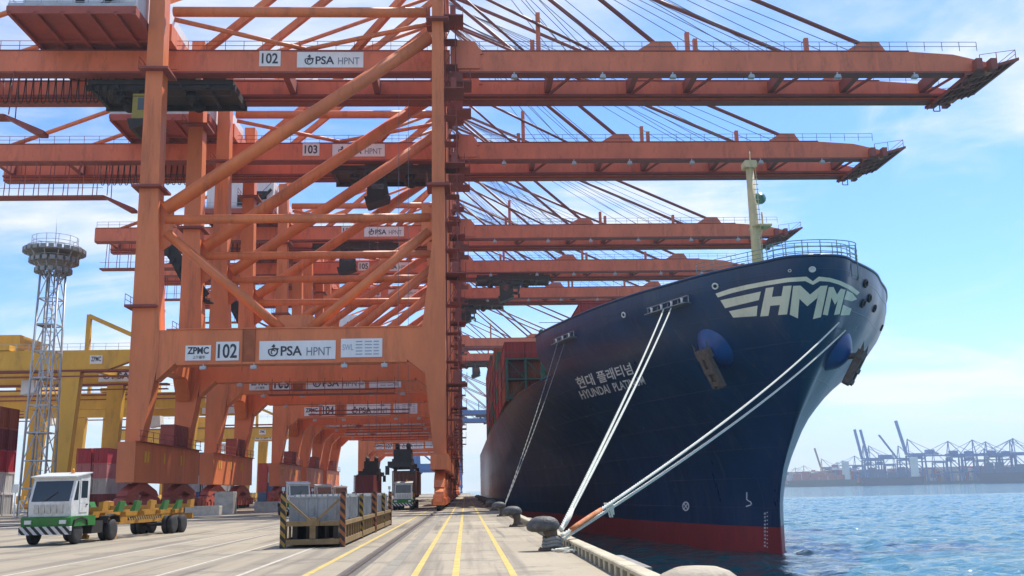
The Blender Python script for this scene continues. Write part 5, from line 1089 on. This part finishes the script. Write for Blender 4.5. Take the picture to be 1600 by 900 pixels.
# ================================================================== FAR SHORE
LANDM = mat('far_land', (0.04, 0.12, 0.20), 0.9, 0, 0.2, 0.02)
def far(px, D): d_ = ray(px, 750); d_.z = 0; d_.normalize(); return Vector((d_.x * D, d_.y * D, 0))
SH = [far(1000, 2300), far(1150, 2150), far(1300, 1950), far(1450, 1850), far(1620, 1780), far(1800, 1760)]
sh = MB(); n = len(SH); off = Vector((250, 900, 0))
sh.add([Vector((p.x, p.y, WATER_Z - 2)) for p in SH] + [Vector((p.x, p.y, 1.5)) for p in SH] + [Vector((p.x + off.x, p.y + off.y, 1.5)) for p in SH], [(i, i + 1, n + i + 1, n + i) for i in range(n - 1)] + [(n + i, n + i + 1, 2 * n + i + 1, 2 * n + i) for i in range(n - 1)])
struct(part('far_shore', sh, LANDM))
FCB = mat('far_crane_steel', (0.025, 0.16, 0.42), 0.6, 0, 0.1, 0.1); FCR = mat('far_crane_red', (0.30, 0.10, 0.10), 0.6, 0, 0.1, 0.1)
def far_crane(px, D, up_ang, flip, label, m=FCB, s=1.0):
    p = far(px, D + 25); t = thing('harbour_crane', label, 'crane', (p.x, p.y, 1.5), 0, 'cranes on the far shore'); s *= .86; t.scale = (s * (-1 if flip else 1), s, s)
    for x in (-15, 15):
        for y in (-9, 9): cpart(f'fl{x}{y}', 'leg', lambda b: b.bar((x, y, 0), (x * .95, y * .7, 46), 2.2), m, t)
    for z in (15, 44):
        for y in (-8.6, 8.6): cpart(f'fx{z}', 'portal_beam', lambda b: b.box(-14, -.85, z, 14, .85, z + 2.6), m, t, (0, y, 0))
    cpart('fdg', 'diagonal_brace', lambda b: (b.bar((-14, -8.5, 17), (14, -7, 44), 1.2), b.bar((-14, 8.5, 17), (14, 7, 44), 1.2)), m, t)
    cpart('fg', 'main_girder', lambda b: b.box(-42, -4, 47, 16, 4, 50), m, t)
    cpart('fh', 'machinery_house', lambda b: b.box(-34, -5, 50.2, -20, 5, 56), m, t)
    cpart('fa', 'a_frame', lambda b: (b.bar((14, -6, 50), (12, 0, 76), 1.3), b.bar((14, 6, 50), (12, 0, 76), 1.3), b.bar((-14, 0, 50), (12, 0, 76), 1.1), b.bar((-40, 0, 50), (12, 0, 75), .7)), m, t)
    a = R(up_ang); ex = lambda r: (16 + r * math.cos(a), 0, 48.5 + r * math.sin(a))
    cpart(f'fb{up_ang}', 'boom', lambda b: (b.bar(ex(0), ex(62), 5, 2.6)), m, t)
    if up_ang < 30: cpart(f'fs{up_ang}', 'boom_stay', lambda b: (b.bar((12, 0, 75.5), ex(58), .8), b.bar((12, 0, 75.5), ex(30), .8)), m, t)
    return t
for px, D, a, f, m, s, lab in ((1362, 1880, 80, True, FCB, 1.0, 'far blue harbour crane with its boom raised, first of the upright pair'), (1371, 1895, 80, True, FCB, 1.0, 'far blue harbour crane with its boom raised, second of the upright pair'),
                            (1417, 1850, 55, True, FCB, .95, 'far harbour crane with its boom at a slant'), (1434, 1850, 77, True, FCB, 1.12, 'far harbour crane with the tallest raised boom'), (1292, 2000, 76, True, FCR, .72, 'small faded harbour crane with raised boom, apart from the others'),
                            (1497, 1800, 0, True, FCB, 1.0, 'far crane with level boom over the red stacks, first of two'), (1516, 1805, 0, False, FCB, 1.02, 'far crane with level boom over the red stacks, second of two'), (1556, 1790, 0, True, FCB, .95, 'far crane with level boom near the moored dark ship, first of two'),
                            (1575, 1785, 0, False, FCB, .97, 'far crane with level boom near the moored dark ship, second of two'), (1345, 1930, 0, True, FCB, .75, 'far low crane with level boom beside the upright pair'), (1392, 1900, 0, False, FCB, .75, 'far low crane with level boom between raised booms'),
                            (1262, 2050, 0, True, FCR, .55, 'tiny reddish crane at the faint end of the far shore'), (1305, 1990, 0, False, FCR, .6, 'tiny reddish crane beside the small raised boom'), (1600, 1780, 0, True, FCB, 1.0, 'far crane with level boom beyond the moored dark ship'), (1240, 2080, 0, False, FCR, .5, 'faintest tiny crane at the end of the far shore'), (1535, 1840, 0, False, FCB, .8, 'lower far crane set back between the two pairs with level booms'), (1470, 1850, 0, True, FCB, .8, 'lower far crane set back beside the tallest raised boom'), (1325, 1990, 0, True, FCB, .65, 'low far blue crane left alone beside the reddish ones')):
    far_crane(px, D, a, f, lab, m, s)
fcols = {c: MB() for c in ('pink', 'blue', 'grey', 'white', 'crimson')}
for i in range(700):
    px = rnd.uniform(1215, 1640); D = lerp_tab([(1000, 2300), (1150, 2150), (1300, 1950), (1450, 1850), (1620, 1780), (1800, 1760)], px) + rnd.uniform(45, 120); p = far(px, D); c = rnd.choice(list(fcols)); hgt = rnd.choice((6, 9, 12, 15, 18, 21, 24)); w = rnd.uniform(5, 14)
    fcols[c].box(p.x, p.y, 1.5, p.x + w, p.y + 12, 1.5 + hgt)
for c, b in fcols.items():
    o_ = part('far_containers', b, mat('container_' + c, CCOL[c])); stuff(tag(o_, f'distant mass of {c} containers stacked on the far shore', 'containers'))
def far_ship(px0, px1, D, hgt, c, lab):
    a, b = far(px0, D), far(px1, D); d_ = (b - a); Ln = d_.length; rz = math.atan2(d_.y, d_.x)
    t = thing('moored_ship', lab, 'ship', (a.x, a.y, WATER_Z), rz)
    part('hull', MB().prism([(8, 0), (0, hgt), (Ln, hgt), (Ln - 4, 0)], -14, 14), c, t); b2 = MB()
    for q in range(int(Ln / 15) - 2): b2.box(14 + q * 15, -13, hgt, 27 + q * 15, 13, hgt + rnd.choice((8, 12, 16)))
    part('deck_cargo', b2, mat('container_' + rnd.choice(('blue', 'pink')), CCOL['blue']), t)
    part('bridge_house', MB().box(Ln * .8, -13, hgt, Ln * .8 + 12, 13, hgt + 32).box(Ln * .8 + 1, -15, hgt + 27, Ln * .8 + 8, 15, hgt + 30), WHITE, t)
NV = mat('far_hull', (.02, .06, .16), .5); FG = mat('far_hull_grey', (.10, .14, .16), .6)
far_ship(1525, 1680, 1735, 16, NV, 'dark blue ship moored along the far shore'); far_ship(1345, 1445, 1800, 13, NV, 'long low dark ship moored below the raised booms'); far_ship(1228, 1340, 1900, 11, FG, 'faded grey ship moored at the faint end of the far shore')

# ================================================================== HAZE
hz = MB().box(-1000, -70, -9.5, 2600, 3600, 150)
hm = bpy.data.materials.new('sea_haze'); hm.use_nodes = True; hn = hm.node_tree; hn.nodes.clear()
ho = hn.nodes.new('ShaderNodeOutputMaterial'); hv = hn.nodes.new('ShaderNodeVolumePrincipled'); hv.inputs['Color'].default_value = (.70, .86, 1, 1); hv.inputs['Density'].default_value = 0.00018; hv.inputs['Anisotropy'].default_value = 0.3
hn.links.new(hv.outputs[0], ho.inputs['Volume'])
hzo = stuff(part('haze', hz, hm)); tag(hzo, 'pale sea haze over the whole harbour', 'haze')
